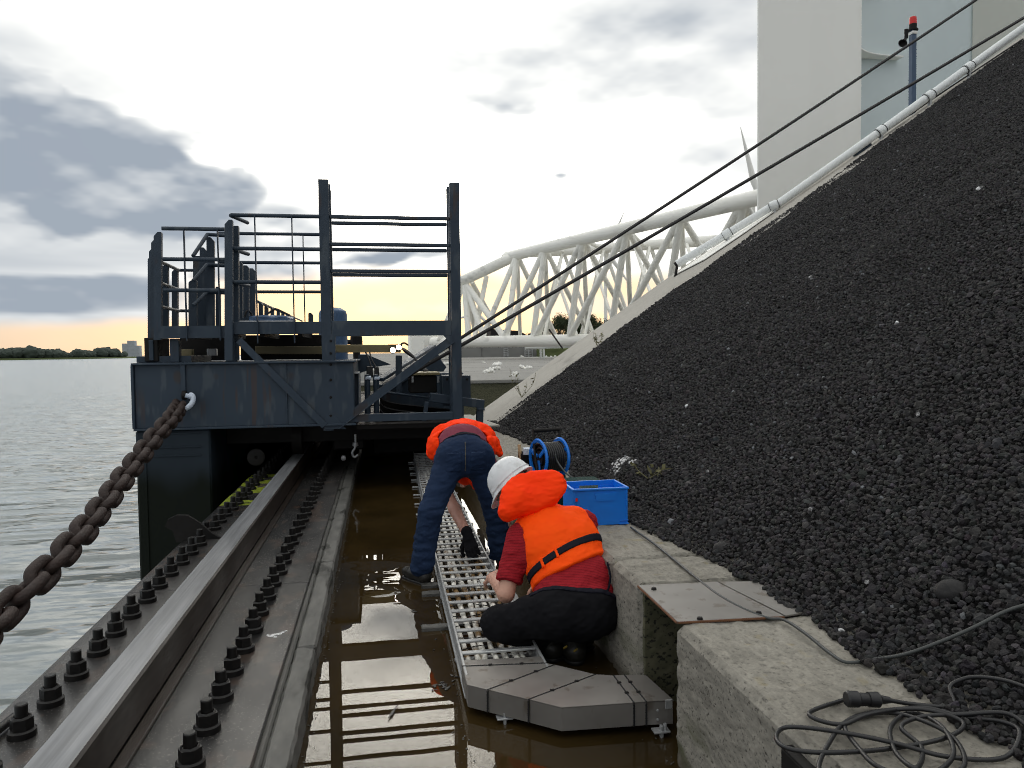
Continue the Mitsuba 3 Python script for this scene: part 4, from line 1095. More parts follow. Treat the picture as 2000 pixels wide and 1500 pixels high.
for dy, Y in ((0, 9.75), (13, 9.55), (26, 9.4)):                # hanging black rubber skirts
    pts = [at(x, y + dy, Y) for x, y in ((742, 772), (752, 781), (775, 787), (810, 791), (846, 795), (882, 799))]
    up = spline(pts, 5)
    lo = up + [0, .25, -.10]
    n_ = len(up)
    V = np.vstack([up, lo, up + [0, 0, -.012], lo + [0, 0, -.012]])
    Fq = [[i, i + 1, n_ + i + 1, n_ + i] for i in range(n_ - 1)] + [[2 * n_ + i, 3 * n_ + i, 3 * n_ + i + 1, 2 * n_ + i + 1] for i in range(n_ - 1)] + [[i, 2 * n_ + i, 2 * n_ + i + 1, i + 1] for i in range(n_ - 1)]
    part(bg, 'rubber_skirt', (V, np.array(Fq)), 'black_rubber')
part(bg, 'skirt_rail', tube([at(742, 765, 9.9), at(884, 782, 9.9)], .016, 8), 'blue_steel', 40)
pbar(834, 785, 828, 826, 9.35, 8, .05, 'skirt_strut')
part(bg, 'back_plate', bx(at(745, 825, 10.9), at(905, 728, 10.9) + [0, .1, 0], .01), 'blue_steel')
bxp = part(bg, 'side_box', bx(at(866, 793, 9.6), at(919, 733, 9.6) + [0, .4, 0], .006), 'blue_steel')
for x in (873, 912):
    part(bxp, 'side_bolt', lathe([(0, .012), (.014, .01), (.016, 0)], at(x, 741, 9.6), axis=(0, -1, 0), n=8), 'dark_steel')
pbar(840, 776, 946, 790, 9.5, 17, .1, 'bracket_arm'); pbar(939, 783, 937, 838, 9.5, 13, .1, 'bracket_leg')
part(bg, 'bracket_flange', bx(at(934, 802, 9.48), at(947, 797, 9.48) + [0, .14, 0], .003), 'blue_steel')
part(bg, 'deck_floor', bx((-.29, 9.12, .71), (1.05, 12.2, .77), .006), 'dark_steel')  # widened to keep the sky gap out of the pool reflection
fl = thing('glint_lamp', 'small added lamp standing in for a bright glint on the yellow barge beam', 'lamp')  # added lamp in place of a bright glint on the beam end
c = at(774, 682, 10.14)
for dx, dz in ((-.045, -.012), (.032, .022)):
    part(fl, 'housing', lathe([(0, .05), (.04, .04), (.045, 0), (.036, 0), (.03, .02), (0, .025)], c + [dx, -.02, dz], axis=(0, 1, 0), n=16), 'dark_steel', 30)
    gl = lathe([(.034, 0), (.02, -.008), (0, -.010)], c + [dx, -.022, dz], axis=(0, 1, 0), n=16)
    part(fl, 'glint_glass', gl, 'lamp_glow', False, emitter={'type': 'area', 'radiance': {'type': 'rgb', 'value': [.9, .75, .68]}})
part(fl, 'clamp', bx(c + [-.10, -.014, .05], c + [.08, .0, .062], .002), 'dark_steel')

for (a0, a1, r, lab) in (((905, 657), (1906, 0), .021, 'upper of two dark wire ropes stretched from the barge up across the sky'), ((905, 672), (2004, 32), .023, 'lower of two dark wire ropes stretched from the barge up past the tower')):
    k = thing('wire_rope', lab, 'rope', 'wire ropes from the barge')
    p, q = at(*a0, 9.45), at(*a1, 10.6)
    d = q - p
    s0, s1 = -.13, 1.35
    s = np.linspace(s0, s1, 60)[:, None]
    pts = p + d * s - np.array([0, 0, 1]) * (.10 * (s - 0) * (1 - s))
    put(k, tube(pts, r, 10), 'rope_wire', True)
k = thing('concrete_slab', 'light concrete slab in the corner behind the right leg of the barge frame', 'slab')
put(k, rough(bx((1.16, 11.65, -.4), (2.2, 13.2, .46), .02), .01, .2, 3, .1), 'slab_concrete')
k = thing('loose_plank', 'pale board lying beside the barge frame at the wall end', 'board')
put(k, beam(onz(905, 812, .62), onz(962, 833, .58), .22, .03, .003), 'slab_concrete')

# ------------------------------------------------------------------ chain
ch = thing('anchor_chain', 'thick rusty black chain hanging from the barge down to the lower left', 'chain')
px_ = [(351, 792), (343, 806), (327, 826), (300, 856), (275, 889), (250, 921), (228, 951), (205, 982), (182, 1012), (160, 1040), (135, 1067), (108, 1098), (76, 1130), (40, 1165), (2, 1205), (-40, 1250), (-95, 1310), (-170, 1395)]
Yc = np.interp(np.arange(len(px_)), [0, 14, 17], [8.9, 4.3, 3.4])
Yc = 1 / np.interp(np.arange(len(px_)), [0, 14, 17], [1 / 8.9, 1 / 4.3, 1 / 3.5])
pts = np.array([at(x, y, Y) for (x, y), Y in zip(px_, Yc)])
dens = spline(pts, 40)
s = np.r_[0, np.cumsum(np.linalg.norm(np.diff(dens, axis=0), axis=1))]
LW, LL, WR = .190, .290, .033
PITCH = LL - 4 * WR + .004
oval = []
for i in range(40):
    a = 2 * math.pi * i / 40
    ex, ey = (LL / 2 - WR), (LW / 2 - WR)
    st = ex - ey
    oval.append([math.copysign(1, math.cos(a)) * st * min(1, abs(math.cos(a)) * 3) + ey * math.cos(a), ey * math.sin(a), 0])
link = ply(tube(np.array(oval), WR, 14, closed=True), 'mat_chain_rust', True)
rc = np.random.default_rng(2)
ns = int(s[-1] / PITCH)
for i in range(ns):
    u = (i + .5) * PITCH
    c = np.array([np.interp(u, s, dens[:, j]) for j in range(3)])
    t2 = np.array([np.interp(min(u + .1, s[-1]), s, dens[:, j]) for j in range(3)]) - np.array([np.interp(max(u - .1, 0), s, dens[:, j]) for j in range(3)])
    d, sd, u_ = frame_of(t2)
    an_ = math.radians((70 if i % 2 else -20) + rc.uniform(-7, 7))
    vw = c - EYE
    sd = np.cross(d, vw)
    sd /= np.linalg.norm(sd)
    u_ = np.cross(d, sd)
    y_, z_ = sd * math.cos(an_) + u_ * math.sin(an_), -sd * math.sin(an_) + u_ * math.cos(an_)
    M = np.eye(4)
    M[:3, 0], M[:3, 1], M[:3, 2], M[:3, 3] = d, y_, z_, c
    part(ch, 'link', {**link, 'to_world': T(M)})
part(bg, 'chain_plate', bx(at(353, 772, 8.97), at(361, 710, 8.97) + [0, .035, 0], .003), 'blue_steel')
part(bg, 'chain_eye', lathe([(.015, -.02), (.05, -.02), (.05, .02), (.015, .02)], at(360, 772, 8.95), axis=(1, 0, 0), n=18), 'dark_steel', 30)
sh = thing('shackle', 'bluish white shackle joining the chain to the barge', 'shackle')
part(sh, 'bow', tube(spline([at(343, 797, 8.72), at(356, 799, 8.78), at(368, 795, 8.84), at(376, 785, 8.88), at(377, 775, 8.9), at(371, 770, 8.92)], 6), [.028] * 31, 12), 'white_cloth', True)
part(sh, 'pin', cyl(at(362, 772, 8.88), at(379, 777, 8.9), .024, 12), 'white_cloth', 40)

# ------------------------------------------------------------------ cable tray
tr = thing('cable_tray', 'long galvanised cable tray running through the shallow water under the workers', 'cable tray')
TZ = .132
xl = lambda y: np.interp(y, [3.0, 5.6, 10.5, 12], [.358, .372, .452, .47])
xr = lambda y: xl(y) + np.interp(y, [3, 12], [.385, .30])
yy = np.arange(3.55, 11.4, .155)
for side, f in ((0, xl), (1, xr)):
    a = [np.array([f(y), y, 0]) for y in (3.42, 5.6, 8, 11.4)]
    part(tr, 'side_rail', cat(*[cat(beam(p + [0, 0, TZ], q + [0, 0, TZ], .012, .010, .002), beam(p + [0, 0, .03], q + [0, 0, .03], .02, .012, .002)) for p, q in zip(a[:-1], a[1:])]), 'galvanised')
    web = []
    for y in np.arange(3.45, 11.3, .032):
        web.append(bx((f(y) - .0015, y, .034), (f(y) + .0015, y + .015, TZ - .003), 0))
    for z in (.062, .094):
        web += [beam((f(p), p, z), (f(q_), q_, z), .003, .008, 0) for p, q_ in ((3.42, 5.6), (5.6, 8), (8, 11.4))]
    part(tr, 'perforated_web', cat(*web), 'galvanised', kind='stuff')
for y in yy:
    part(tr, 'rung', beam((xl(y) + .004, y, TZ - .010), (xr(y) - .004, y, TZ - .010), .032, .012, .003), 'galvanised')
for y in np.arange(3.9, 11.3, .52):
    part(tr, 'bearer', beam((xl(y) - (.012 if y < 6.2 else .085), y, .012), (xr(y) + .08, y, .012), .030, .016, .003), 'galvanised')
rc = np.random.default_rng(11)
for i in range(7):
    off = .035 + .048 * i
    ys = np.arange(3.3, 11.3, .13)
    pts = np.c_[[xl(y) for y in ys] + np.clip(off + .009 * np.sin(ys * rc.uniform(2, 4) + i) + rc.normal(0, .003, len(ys)), .02, .36 - .008 * (ys - 3)), ys, .072 + .012 * np.sin(ys * rc.uniform(2, 6) + 2 * i) + .010 * (i % 2)]
    k = thing('tray_cable', 'pale brown-stained cable lying lengthwise in the cable tray', 'cable', 'pale cables in the tray')
    put(k, tube(spline(pts, 3), .0135 + .002 * (i % 3), 8), 'cable_pale', True)
ties = [tube(spline([(xl(y) + .02, y, .085), (xl(y) + .12, y + .03 * (-1)**j, .09), (xl(y) + .25, y - .03 * (-1)**j, .085), (xr(y) - .02, y + .01, .08)], 3), .003, 5) for j, y in enumerate(np.arange(3.5, 11, .17))]
part(tr, 'cable_ties', cat(*ties), 'black_rubber', kind='stuff')

# lid over the elbow of the tray
cv = thing('tray_cover', 'angular grey steel lid over the elbow of the cable tray by the wall', 'cover')
Z1, Z0 = .132, .036
P = lambda x, y: onz(x, y, Z1)[:2]
pan = [[(900.5, 1291), (1062, 1283), (1068, 1297), (903, 1303)], [(903, 1303), (1068, 1297), (1084, 1300), (953, 1349), (912, 1339)], [(953, 1349), (1084, 1300), (1164, 1319), (1033, 1368)],
       [(1033, 1368), (1164, 1319), (1198, 1321), (1238, 1374.5), (1096.5, 1384)], [(1238, 1374.5), (1198, 1321), (1219, 1320), (1262, 1372.5)], [(1262, 1372.5), (1219, 1320), (1262, 1321), (1316, 1370)]]
from shapely.geometry import Polygon
for i, po in enumerate(pan):
    g = Polygon([tuple(P(*v)) for v in po]).buffer(-.0025, join_style=2)
    m = trimesh.creation.extrude_polygon(g, Z1 - Z0, engine='earcut')
    m.apply_translation([0, 0, Z0])
    part(cv, 'lid_panel', m, 'tray_lid')
    top = trimesh.creation.extrude_polygon(g.buffer(.0015, join_style=2), .003, engine='earcut')
    top.apply_translation([0, 0, Z1 + .0005 + .0004 * i])
    part(cv, 'top_sheet', top, 'tray_lid')
mid = lambda p, q, s: (p[0] + (q[0] - p[0]) * s, p[1] + (q[1] - p[1]) * s)
for (p, q) in (((903, 1303), (1068, 1297)), ((953, 1349), (1084, 1300)), ((1033, 1368), (1164, 1319)), ((1238, 1374.5), (1198, 1321)), ((1262, 1372.5), (1219, 1320))):
    a, b = np.r_[P(*p), Z1 + .005], np.r_[P(*q), Z1 + .005]
    d = (b - a) / np.linalg.norm(b - a)
    sk = [beam(a - d * .004, b, .006, .005, .001)]
    if p[0] > 930:
        sk.append(bx(np.r_[a[:2] - d[:2] * .004, Z0] - [.003, .003, 0], np.r_[a[:2] - d[:2] * .004, Z1] + [.003, .003, 0], .001))
    part(cv, 'strap', cat(*sk), 'black_rubber')
    for s_ in (.33, .7):
        c = a + (b - a) * s_
        part(cv, 'strap_buckle', bx(c - [.009, .006, .001], c + [.009, .006, .006], .002), 'dark_steel')
for x, y in ((1284, 1388), (1284, 1408)):
    part(cv, 'screw', lathe([(0, .004), (.004, .004), (.006, 0)], onz(x, 1372, Z1) + [0, -.003, -(y - 1372) / 1500 * 2.95], axis=(0, -1, 0), n=8), 'galvanised')
for x, y in ((986, 1404), (1292, 1430)):
    c = onz(x, y, .02)
    part(cv, 'clamp', cat(bx(c + [-.035, -.015, .0], c + [.035, .03, .008], .002), bx(c + [-.006, -.01, -.04], c + [.006, .01, .03], .002), lathe([(0, .03), (.008, .03), (.008, 0)], c + [.015, 0, .005], n=8)), 'galvanised')
part(cv, 'end_hinge', bx(np.r_[P(1300, 1371), .10], np.r_[P(1312, 1368), .139], .003), 'galvanised')
for x, y, w in ((846, 1146, .10), (852, 1162, .12), (862, 1228, .14)):
    c = onz(x, y, .0)
    k = thing('support_block', 'pale concrete support pad at the left edge of the cable tray', 'pad', 'support pads along the tray')
    put(k, rough(bx(c + [-w * .8, -.03, -.12], c + [w * .35, .03, .024], .006), .006, .05, x, .04), 'kerb_concrete', 35)

# floating scraps
rc = np.random.default_rng(14)
vs_, n_ = [], 0
for i in range(520):
    side = rc.random()
    y = 2.3 + rc.random()**1.5 * 6
    x = -.335 + abs(rc.normal(0, .018)) if side < .45 else (1.10 - abs(rc.normal(0, .03)) if side < .7 else xl(y) - .02 - abs(rc.normal(0, .03)))
    w = rc.uniform(.002, .007)
    a = rc.uniform(0, 6.28)
    e1, e2 = np.array([math.cos(a), math.sin(a), 0]) * w, np.array([-math.sin(a), math.cos(a), 0]) * w * .6
    c = np.array([x, y, .0025])
    vs_ += [c - e1, c + e2, c + e1 + [0, 0, .001], c - e2]
k = struct('scum', (np.array(vs_), np.arange(len(vs_)).reshape(-1, 4)), 'kerb_concrete', kind='stuff', label='thin line of scum and grit floating along the channel edges', category='scum')
rc = np.random.default_rng(4)
for i in range(26):
    x, y = (rc.normal(872, 14), rc.normal(1338, 9)) if i < 16 else (rc.uniform(800, 890), rc.uniform(1100, 1340))
    c = onz(x, y, .004)
    w = rc.uniform(.008, .022)
    a = rc.uniform(0, 3)
    k = thing('floating_scrap', 'dark scrap of wet leaf litter floating on the channel water', 'litter', 'leaf litter on the water')
    put(k, trimesh.Trimesh(*(lambda v, f: (v * [w, w * .5, .003] @ np.array([[math.cos(a), math.sin(a), 0], [-math.sin(a), math.cos(a), 0], [0, 0, 1]]) + c, f))(*stone_shapes(0, 3, i)[i % 3]), process=False), 'boot_leather')
k = thing('feather', 'pale feather floating on the channel water', 'feather')
a, b = onz(757, 1405, .006), onz(778, 1376, .006)
put(k, plate_from([a, a + (b - a) * .3 + [.008, 0, 0], b, a + (b - a) * .5 - [.008, 0, 0]], .002, (0, 0, 1)), 'kerb_concrete')
k = thing('white_card', 'cream coloured scrap floating beside the cable tray behind the crouching worker', 'scrap')
put(k, plate_from([onz(x, y, .006) for x, y in ((945, 1108), (951, 1068), (966, 1095), (966, 1130), (955, 1128))], .003, (0, 0, -1)), 'pale_stone')

# ------------------------------------------------------------------ things on the wall
cr = thing('plastic_crate', 'blue plastic crate standing on the wall behind the crouching worker', 'crate')
x0, x1, y0, y1, b0, b1 = 1.128, 1.466, 4.45, 4.72, .545, .772
tp = .010
wall = []
for nm, lo, hi in (('front', (x0, y0, b0), (x1, y0 + .006, b1)), ('back', (x0, y1 - .006, b0), (x1, y1, b1)), ('left', (x0, y0 + .006, b0), (x0 + .006, y1 - .006, b1)), ('right', (x1 - .006, y0 + .006, b0), (x1, y1 - .006, b1))):
    if nm == 'back':
        cx, hw, hz0, hz1 = (x0 + x1) / 2, .062, b1 - .075, b1 - .030
        wall += [bx((x0, y1 - .006, b0), (x1, y1, hz0), .001), bx((x0, y1 - .006, hz1), (x1, y1, b1), .001), bx((x0, y1 - .006, hz0), (cx - hw, y1, hz1), .001), bx((cx + hw, y1 - .006, hz0), (x1, y1, hz1), .001)]
    else:
        wall.append(bx(lo, hi, .0015))
part(cr, 'body', cat(*wall, bx((x0, y0, b0), (x1, y1, b0 + .006), .001)), 'blue_plastic')
part(cr, 'rim', cat(bx((x0 - .008, y0 - .010, b1 - .014), (x1 + .008, y0 + .004, b1), .003), bx((x0 - .008, y1 - .004, b1 - .014), (x1 + .008, y1 + .010, b1), .003), bx((x0 - .008, y0 + .004, b1 - .014), (x0 + .004, y1 - .004, b1), .003), bx((x1 - .004, y0 + .004, b1 - .014), (x1 + .008, y1 - .004, b1), .003)), 'blue_plastic')
cx = (x0 + x1) / 2 + .03
hp = [(-.066, 0), (.066, 0), (.060, -.042), (.052, -.050), (-.052, -.050), (-.060, -.042)]
part(cr, 'handle_panel', plate_from([(cx + a, y0 - .0055, b1 - .030 + b) for a, b in hp], .006), 'blue_plastic')
part(cr, 'corner_rib', cat(*[bx((x, y0 - .004, b0), (x + .012, y0 + .001, b1 - .014), .001) for x in (x0, x1 - .012)]), 'blue_plastic')
part(cr, 'foot_lip', cat(bx((x1 - .055, y0 - .009, b0), (x1 + .006, y0 - .001, b0 + .007), .001), bx((x1 - .05, y0 - .007, b0 + .022), (x1 + .003, y0 - .001, b0 + .026), .001)), 'blue_plastic')
part(cr, 'sticker', bx((x0 + .012, y0 - .0048, b1 - .075), (x0 + .026, y0 - .0040, b1 - .055), .0002), 'red_lamp', label='small red sticker on the crate front')
gc = thing('green_case', 'flat dark green case lying behind the blue crate', 'case')
c = onz(1105, 945, .545)
part(gc, 'body', bx((1.10, 4.86, .545), (1.50, 5.30, .66), .012), 'green_case')
part(gc, 'lid', bx((1.095, 4.855, .662), (1.505, 5.305, .70), .012), 'green_case')
for x in (1.44, 1.485):
    part(gc, 'catch', bx((x, 5.0, .70), (x + .018, 5.03, .706), .002), 'white_plastic')
re = thing('cable_reel', 'blue reel wound with black cable standing on the wall beyond the workers', 'cable reel')
rcn = at(1073, 893, 5.75)
ax = np.array([.96, .28, 0])
for s_ in (-1, 1):
    fl_ = []
    part(re, 'flange', lathe([(.120, -.006), (.142, -.010), (.150, 0), (.142, .010), (.120, .006), (.120, -.006)], rcn + ax * .095 * s_, axis=ax, n=36), 'blue_plastic', 40)
    for j in range(3):
        a = 2.1 * j + .4
        v = np.array([-.28, .96, 0]) * math.cos(a) + np.array([0, 0, 1]) * math.sin(a)
        part(re, 'spoke', beam(rcn + ax * .095 * s_ + v * .02, rcn + ax * .095 * s_ + v * .125, .012, .03, .003), 'blue_plastic')
part(re, 'drum', cyl(rcn - ax * .09, rcn + ax * .09, .055, 20), 'black_rubber', 40)
hel = []
for L_ in range(3):
    R_ = .075 + .0165 * L_
    tt_ = np.linspace(0, 1, 170)
    nt = 9
    xx_ = (-.082 + .164 * (tt_ if L_ % 2 == 0 else 1 - tt_))
    hel.append(rcn + ax * xx_[:, None] + R_ * (np.cos(tt_ * nt * 2 * math.pi)[:, None] * np.array([-.28, .96, 0]) + np.sin(tt_ * nt * 2 * math.pi)[:, None] * np.array([0, 0, 1])))
part(re, 'wound_cable', cat(*[tube(h_, .0095, 8) for h_ in hel]), 'black_rubber', True)
part(re, 'loose_end', tube(spline([rcn + [.02, -.112, .04], rcn + [.035, -.13, -.02], rcn + [.075, -.22, -.09], rcn + [.12, -.30, -.125]], 6), .007, 8), 'grey_hose', True)
bt, tp_ = rcn[2], None
part(re, 'stand', cat(*[tube([rcn + ax * .115 * s_ + [0, -.12, -rcn[2] + .548], rcn + ax * .115 * s_ + [0, .06, .06], rcn + ax * .115 * s_ + [0, .10, .20]], .010, 8) for s_ in (-1, 1)], cyl(rcn - ax * .115 + [0, .10, .20], rcn + ax * .115 + [0, .10, .20], .016, 10)), 'dark_steel', 40)
tb = thing('tool_box', 'open black box with a white carton and a wooden handle beside the cable reel', 'tool box')
p = at(1022, 912, 6.0); q_ = at(1047, 888, 6.0)
part(tb, 'body', cat(bx((p[0], 6.0, .545), (q_[0] + .05, 6.012, q_[2]), .003), bx((p[0], 6.23, .545), (q_[0] + .05, 6.24, q_[2]), .003), bx((p[0], 6.012, .545), (p[0] + .01, 6.23, q_[2]), .003), bx((q_[0] + .04, 6.012, .545), (q_[0] + .05, 6.23, q_[2]), .003), bx((p[0] + .01, 6.012, .546), (q_[0] + .04, 6.23, .56), .002)), 'black_cloth')
k = thing('carton', 'small pale blue-white carton standing in the black tool box', 'carton')
put(k, bx((p[0] + .02, 6.05, .562), (p[0] + .085, 6.12, q_[2] + .045), .002), 'white_cloth')
k = thing('wooden_handle', 'wooden tool handle leaning out of the black tool box', 'handle')
put(k, cyl(np.array([p[0] + .012, 6.1, .57]), at(1014, 868, 6.12), .014, 12), 'wood', 40)

# cables in the foreground
k = thing('grey_hose', 'thin grey hose lying along the wall top and curving up the gravel', 'hose')
hp_ = [onz(x, y, .552) for x, y in ((1232, 1030), (1275, 1060), (1315, 1092), (1355, 1125), (1400, 1160), (1450, 1188), (1500, 1207), (1532, 1215), (1575, 1243), (1620, 1275), (1655, 1294))]
hp_ += [hit(x, y) + [0, -.012, .035] for x, y in ((1700, 1305), (1760, 1296), (1830, 1272), (1900, 1242), (1960, 1212), (2020, 1195), (2120, 1170))]
hp_ = np.array(hp_)
hp_[7:9, 2] += .008
put(k, tube(spline(hp_, 5), .0060, 8), 'grey_hose', True)

ec = thing('extension_cable', 'black extension cable in loose coils on the wall at the lower right', 'cable')
rc = np.random.default_rng(9)
ctrl = [(1662, 1362), (1580, 1393), (1640, 1415), (1700, 1395), (1800, 1382), (1880, 1400), (1950, 1430), (1985, 1455), (1960, 1480), (1850, 1478), (1750, 1452), (1640, 1430), (1540, 1420), (1516, 1440), (1540, 1462), (1620, 1470), (1740, 1462), (1850, 1440), (1880, 1410), (1800, 1385),
        (1700, 1392), (1650, 1415), (1680, 1465), (1720, 1500), (1800, 1520), (1880, 1500), (1870, 1450), (1820, 1415), (1740, 1392), (1660, 1405), (1620, 1450), (1600, 1510), (1660, 1545), (1780, 1530), (1860, 1480), (1840, 1420), (1780, 1392), (1740, 1420), (1750, 1470), (1790, 1500), (1800, 1460), (1760, 1420),
        (1800, 1400), (1880, 1395), (1960, 1420), (2010, 1450), (2040, 1490)]
ptsc = []
for i, (x, y) in enumerate(ctrl):
    w_ = onz(x, y, .551 + .006 * (i % 4))
    zz = zs(w_[0]) + .03
    if w_[0] > 1.60:
        w_ = hit(x, y) + [0, -.01, .035 + .004 * (i % 3)]
    ptsc.append(w_)
part(ec, 'cord', tube(spline(ptsc, 8), .0062, 9), 'black_rubber', True)
part(ec, 'cord', tube(spline([np.asarray(onz(1725, 1366, .575))] + [onz(x, y, .556) for x, y in ((1790, 1376), (1860, 1378))] + [hit(x, y) + [0, -.01, .035] for x, y in ((1850, 1362), (1872, 1347), (1905, 1342), (1960, 1350), (2020, 1372))], 8), .0062, 9), 'black_rubber', True)
pc = onz(1688, 1366, .575)
d = np.array([1, -.12, -.06]); d /= np.linalg.norm(d)
part(ec, 'plug', lathe([(0, -.055), (.019, -.055), (.023, -.050), (.023, -.020), (.019, -.016), (.018, .012), (.014, .02), (0, .02)], pc, axis=d, n=18), 'black_rubber', 35)
part(ec, 'socket', lathe([(0, 0), (.021, 0), (.022, .03), (.013, .038), (.009, .065), (0, .066)], pc + d * .012, axis=d, n=18), 'black_rubber', 35)
k = thing('angle_iron', 'dark steel angle post at the bottom edge beside the coiled cable', 'post')
a, b = onz(1548, 1452, .50), onz(1600, 1520, .50)
put(k, cat(bx((a[0] - .035, 1.2, -.1), (a[0] - .027, a[1], .49), .002), bx((a[0] - .035, 1.2, .490), (a[0] + .02, a[1], .498), .002)), 'dark_steel')
# ------------------------------------------------------------------ people
def unit(v):
    v = np.asarray(v, float)
    return v / np.linalg.norm(v)


def soft(f, pts, pad, h):
    """Mesh of an implicit function round the given points."""
    p = np.asarray(pts, float)
    m = nets(f, p.min(0) - pad, p.max(0) + pad, h)
    return m


def hand_bones(wrist, dirn, palm_n, thumb_side, s=1.0, curl=.5):
    """Palm, four unequal bent fingers and a thumb as a list of tapered bones."""
    d, nrm = unit(dirn), unit(palm_n)
    nrm = unit(nrm - d * (nrm @ d))
    sd = np.cross(d, nrm) * thumb_side
    w = np.asarray(wrist, float)
    palm, fing = [], []
    for o, ln in ((.030, .085), (.010, .090), (-.010, .086), (-.030, .078)):
        palm.append((w + sd * o * .6 * s + d * .012 * s, w + (sd * o + d * ln) * s, .014 * s, .0115 * s))
    for o, ln, b0 in ((.031, .070, .086), (.0105, .080, .092), (-.010, .073, .088), (-.031, .057, .079)):
        a = w + (sd * o + d * b0) * s
        d1 = unit(d + nrm * curl * .6)
        d2 = unit(d + nrm * curl * 1.7)
        d3 = unit(d * .6 + nrm * curl * 2.6)
        b = a + d1 * ln * .45 * s
        c = b + d2 * ln * .32 * s
        e = c + d3 * ln * .25 * s
        fing += [(a, b, .0098 * s, .009 * s), (b, c, .009 * s, .0085 * s), (c, e, .0085 * s, .0075 * s)]
    a = w + (sd * .026 + d * .022) * s
    b = a + unit(sd * .9 + d * .75 + nrm * .35) * .042 * s
    c = b + unit(sd * .35 + d * .9 + nrm * .6) * .032 * s
    e = c + unit(sd * .1 + d * .9 + nrm * .8) * .025 * s
    fing += [(a, b, .0135 * s, .011 * s), (b, c, .011 * s, .0095 * s), (c, e, .0095 * s, .008 * s)]
    return palm, fing


def hand_sdf(p, palm, fing):
    d = blend(p, palm, .014)
    f = blend(p, fing, .004)
    return smin(d, f, .008)


# --- the crouching worker
pa = thing('person', 'person crouching in white hard hat, orange life vest, dark red shirt and black trousers', 'person')
hipL, hipR = at(1080, 1196, 3.68), at(1160, 1190, 3.70)
pel = at(1124, 1190, 3.73)
waist = at(1122, 1138, 3.84)
chest = at(1092, 1072, 3.98)
shL, shR = at(1016, 1048, 4.04), at(1140, 1022, 4.10)
neck = at(1050, 990, 4.14)
lat = unit(shR - shL)
headc = at(1004, 950, 4.26)
elbL, wriL = at(988, 1160, 3.93), at(962, 1128, 4.16)
elbR, wriR = at(1150, 1100, 4.36), at(1065, 1130, 4.42)
kneeL, ankL = at(972, 1218, 3.80), at(1075, 1258, 3.86)
kneeR, ankR = at(1135, 1160, 4.20), at(1120, 1262, 3.80)
latp = unit(hipR - hipL)
fA = unit([-.62, .30, -.70]); uA = unit(np.array([-.46, .42, .72]) - fA * (np.array([-.46, .42, .72]) @ fA)); sA = np.cross(fA, uA)
axA = np.array([sA, fA, uA])
trunk = [(pel - latp * .075, pel + latp * .075, .125), (waist - lat * .085, waist + lat * .085, .112, .112), (chest - lat * .095, chest + lat * .095, .112, .112), (shL * .82 + shR * .18, shR * .82 + shL * .18, .078, .078), (pel, waist, .125, .12), (waist, chest, .12, .12), (chest, neck, .10, .055)]
armL = [(shL, elbL, .052, .043), (elbL, wriL, .043, .030)]
armR = [(shR, elbR, .052, .043), (elbR, wriR, .043, .030)]
legL = [(hipL, kneeL, .085, .060), (kneeL, ankL, .056, .040)]
legR = [(hipR, kneeR, .085, .060), (kneeR, ankR, .056, .040)]
hL = hand_bones(wriL, at(962, 1118, 4.30) - wriL, (.5, 0, -.8), 1)
hR = hand_bones(wriR, (-.75, .1, -.5), (-.2, -.2, -.9), -1)
face = [(headc + fA * .095 + uA * .005 - uA * .035, headc + fA * .112 - uA * .045, .016, .014),           # nose
        (headc + fA * .075 - uA * .115, headc + fA * .060 - uA * .120, .026, .03),                        # chin
        (headc - sA * .078 - uA * .03, headc - sA * .080 - uA * .065, .014, .012), (headc + sA * .078 - uA * .03, headc + sA * .080 - uA * .065, .014, .012)]


def bodyA(p):
    d = blend(p, [(a, b, ra - .012, (rb[0] if rb else ra) - .012) for a, b, ra, *rb in trunk], .05)
    for L in (armL, armR, [(a, b, ra - .014, rb - .01) for a, b, ra, rb in legL + legR]):
        d = smin(d, blend(p, L, .02), .03)
    d = smin(d, cap(p, neck, headc - uA * .05 - fA * .02, .058, .056), .03)
    hd = smin(ellip(p, headc, axA, (.077, .098, .108)), cap(p, headc + fA * .03 - uA * .06, headc + fA * .05 - uA * .10, .058, .045), .04)
    hd = smin(hd, blend(p, face, .01), .012)
    for sx in (-1, 1):
        e_ = headc + fA * .088 + sA * .031 * sx
        hd = smax(hd, -(np.linalg.norm(p - (e_ + fA * .012), axis=1) - .017), .012)
        hd = smin(hd, np.linalg.norm(p - (e_ - fA * .003), axis=1) - .013, .003)
    m_ = headc + fA * .100 - uA * .080
    hd = smax(hd, -(cap(p, m_ - sA * .02, m_ + sA * .02, .0045)), .006)
    d = smin(d, hd, .02)
    for h_ in (hL, hR):
        d = smin(d, hand_sdf(p, *h_), .012)
    return d


allA = [pel, waist, chest, shL, shR, neck, headc, elbL, wriL, elbR, wriR, kneeL, ankL, kneeR, ankR, hipL, hipR, hL[1][8][1], hR[1][8][1]]
part(pa, 'body', soft(bodyA, allA, .16, .0072), 'skin', True)


def shirtA(p, grow=0.0):
    d = blend(p, [(a, b, ra + .018, (rb[0] if rb else ra) + .018) for a, b, ra, *rb in trunk], .06)
    for (s_, e_), o in (((shL, elbL), 1), ((shR, elbR), 1)):
        dd = unit(e_ - s_)
        sl = cap(p, s_, s_ + (e_ - s_) * .95, .076, .069)
        sl = smax(sl, (p - s_) @ dd - np.linalg.norm(e_ - s_) * .80, .006)
        d = smin(d, sl, .03)
    return d - grow


def shirtA_f(p):
    d = shirtA(p) + fold(p, .0085, (.055, .055, .032), 3) + fold(p, .005, (.02, .02, .014), 6, 2)
    ax_ = unit(waist - pel)
    d = smax(d, -((p - (pel + ax_ * .012)) @ ax_), .008)
    return smax(d, (p - neck) @ unit(neck - chest) - .02, .01)


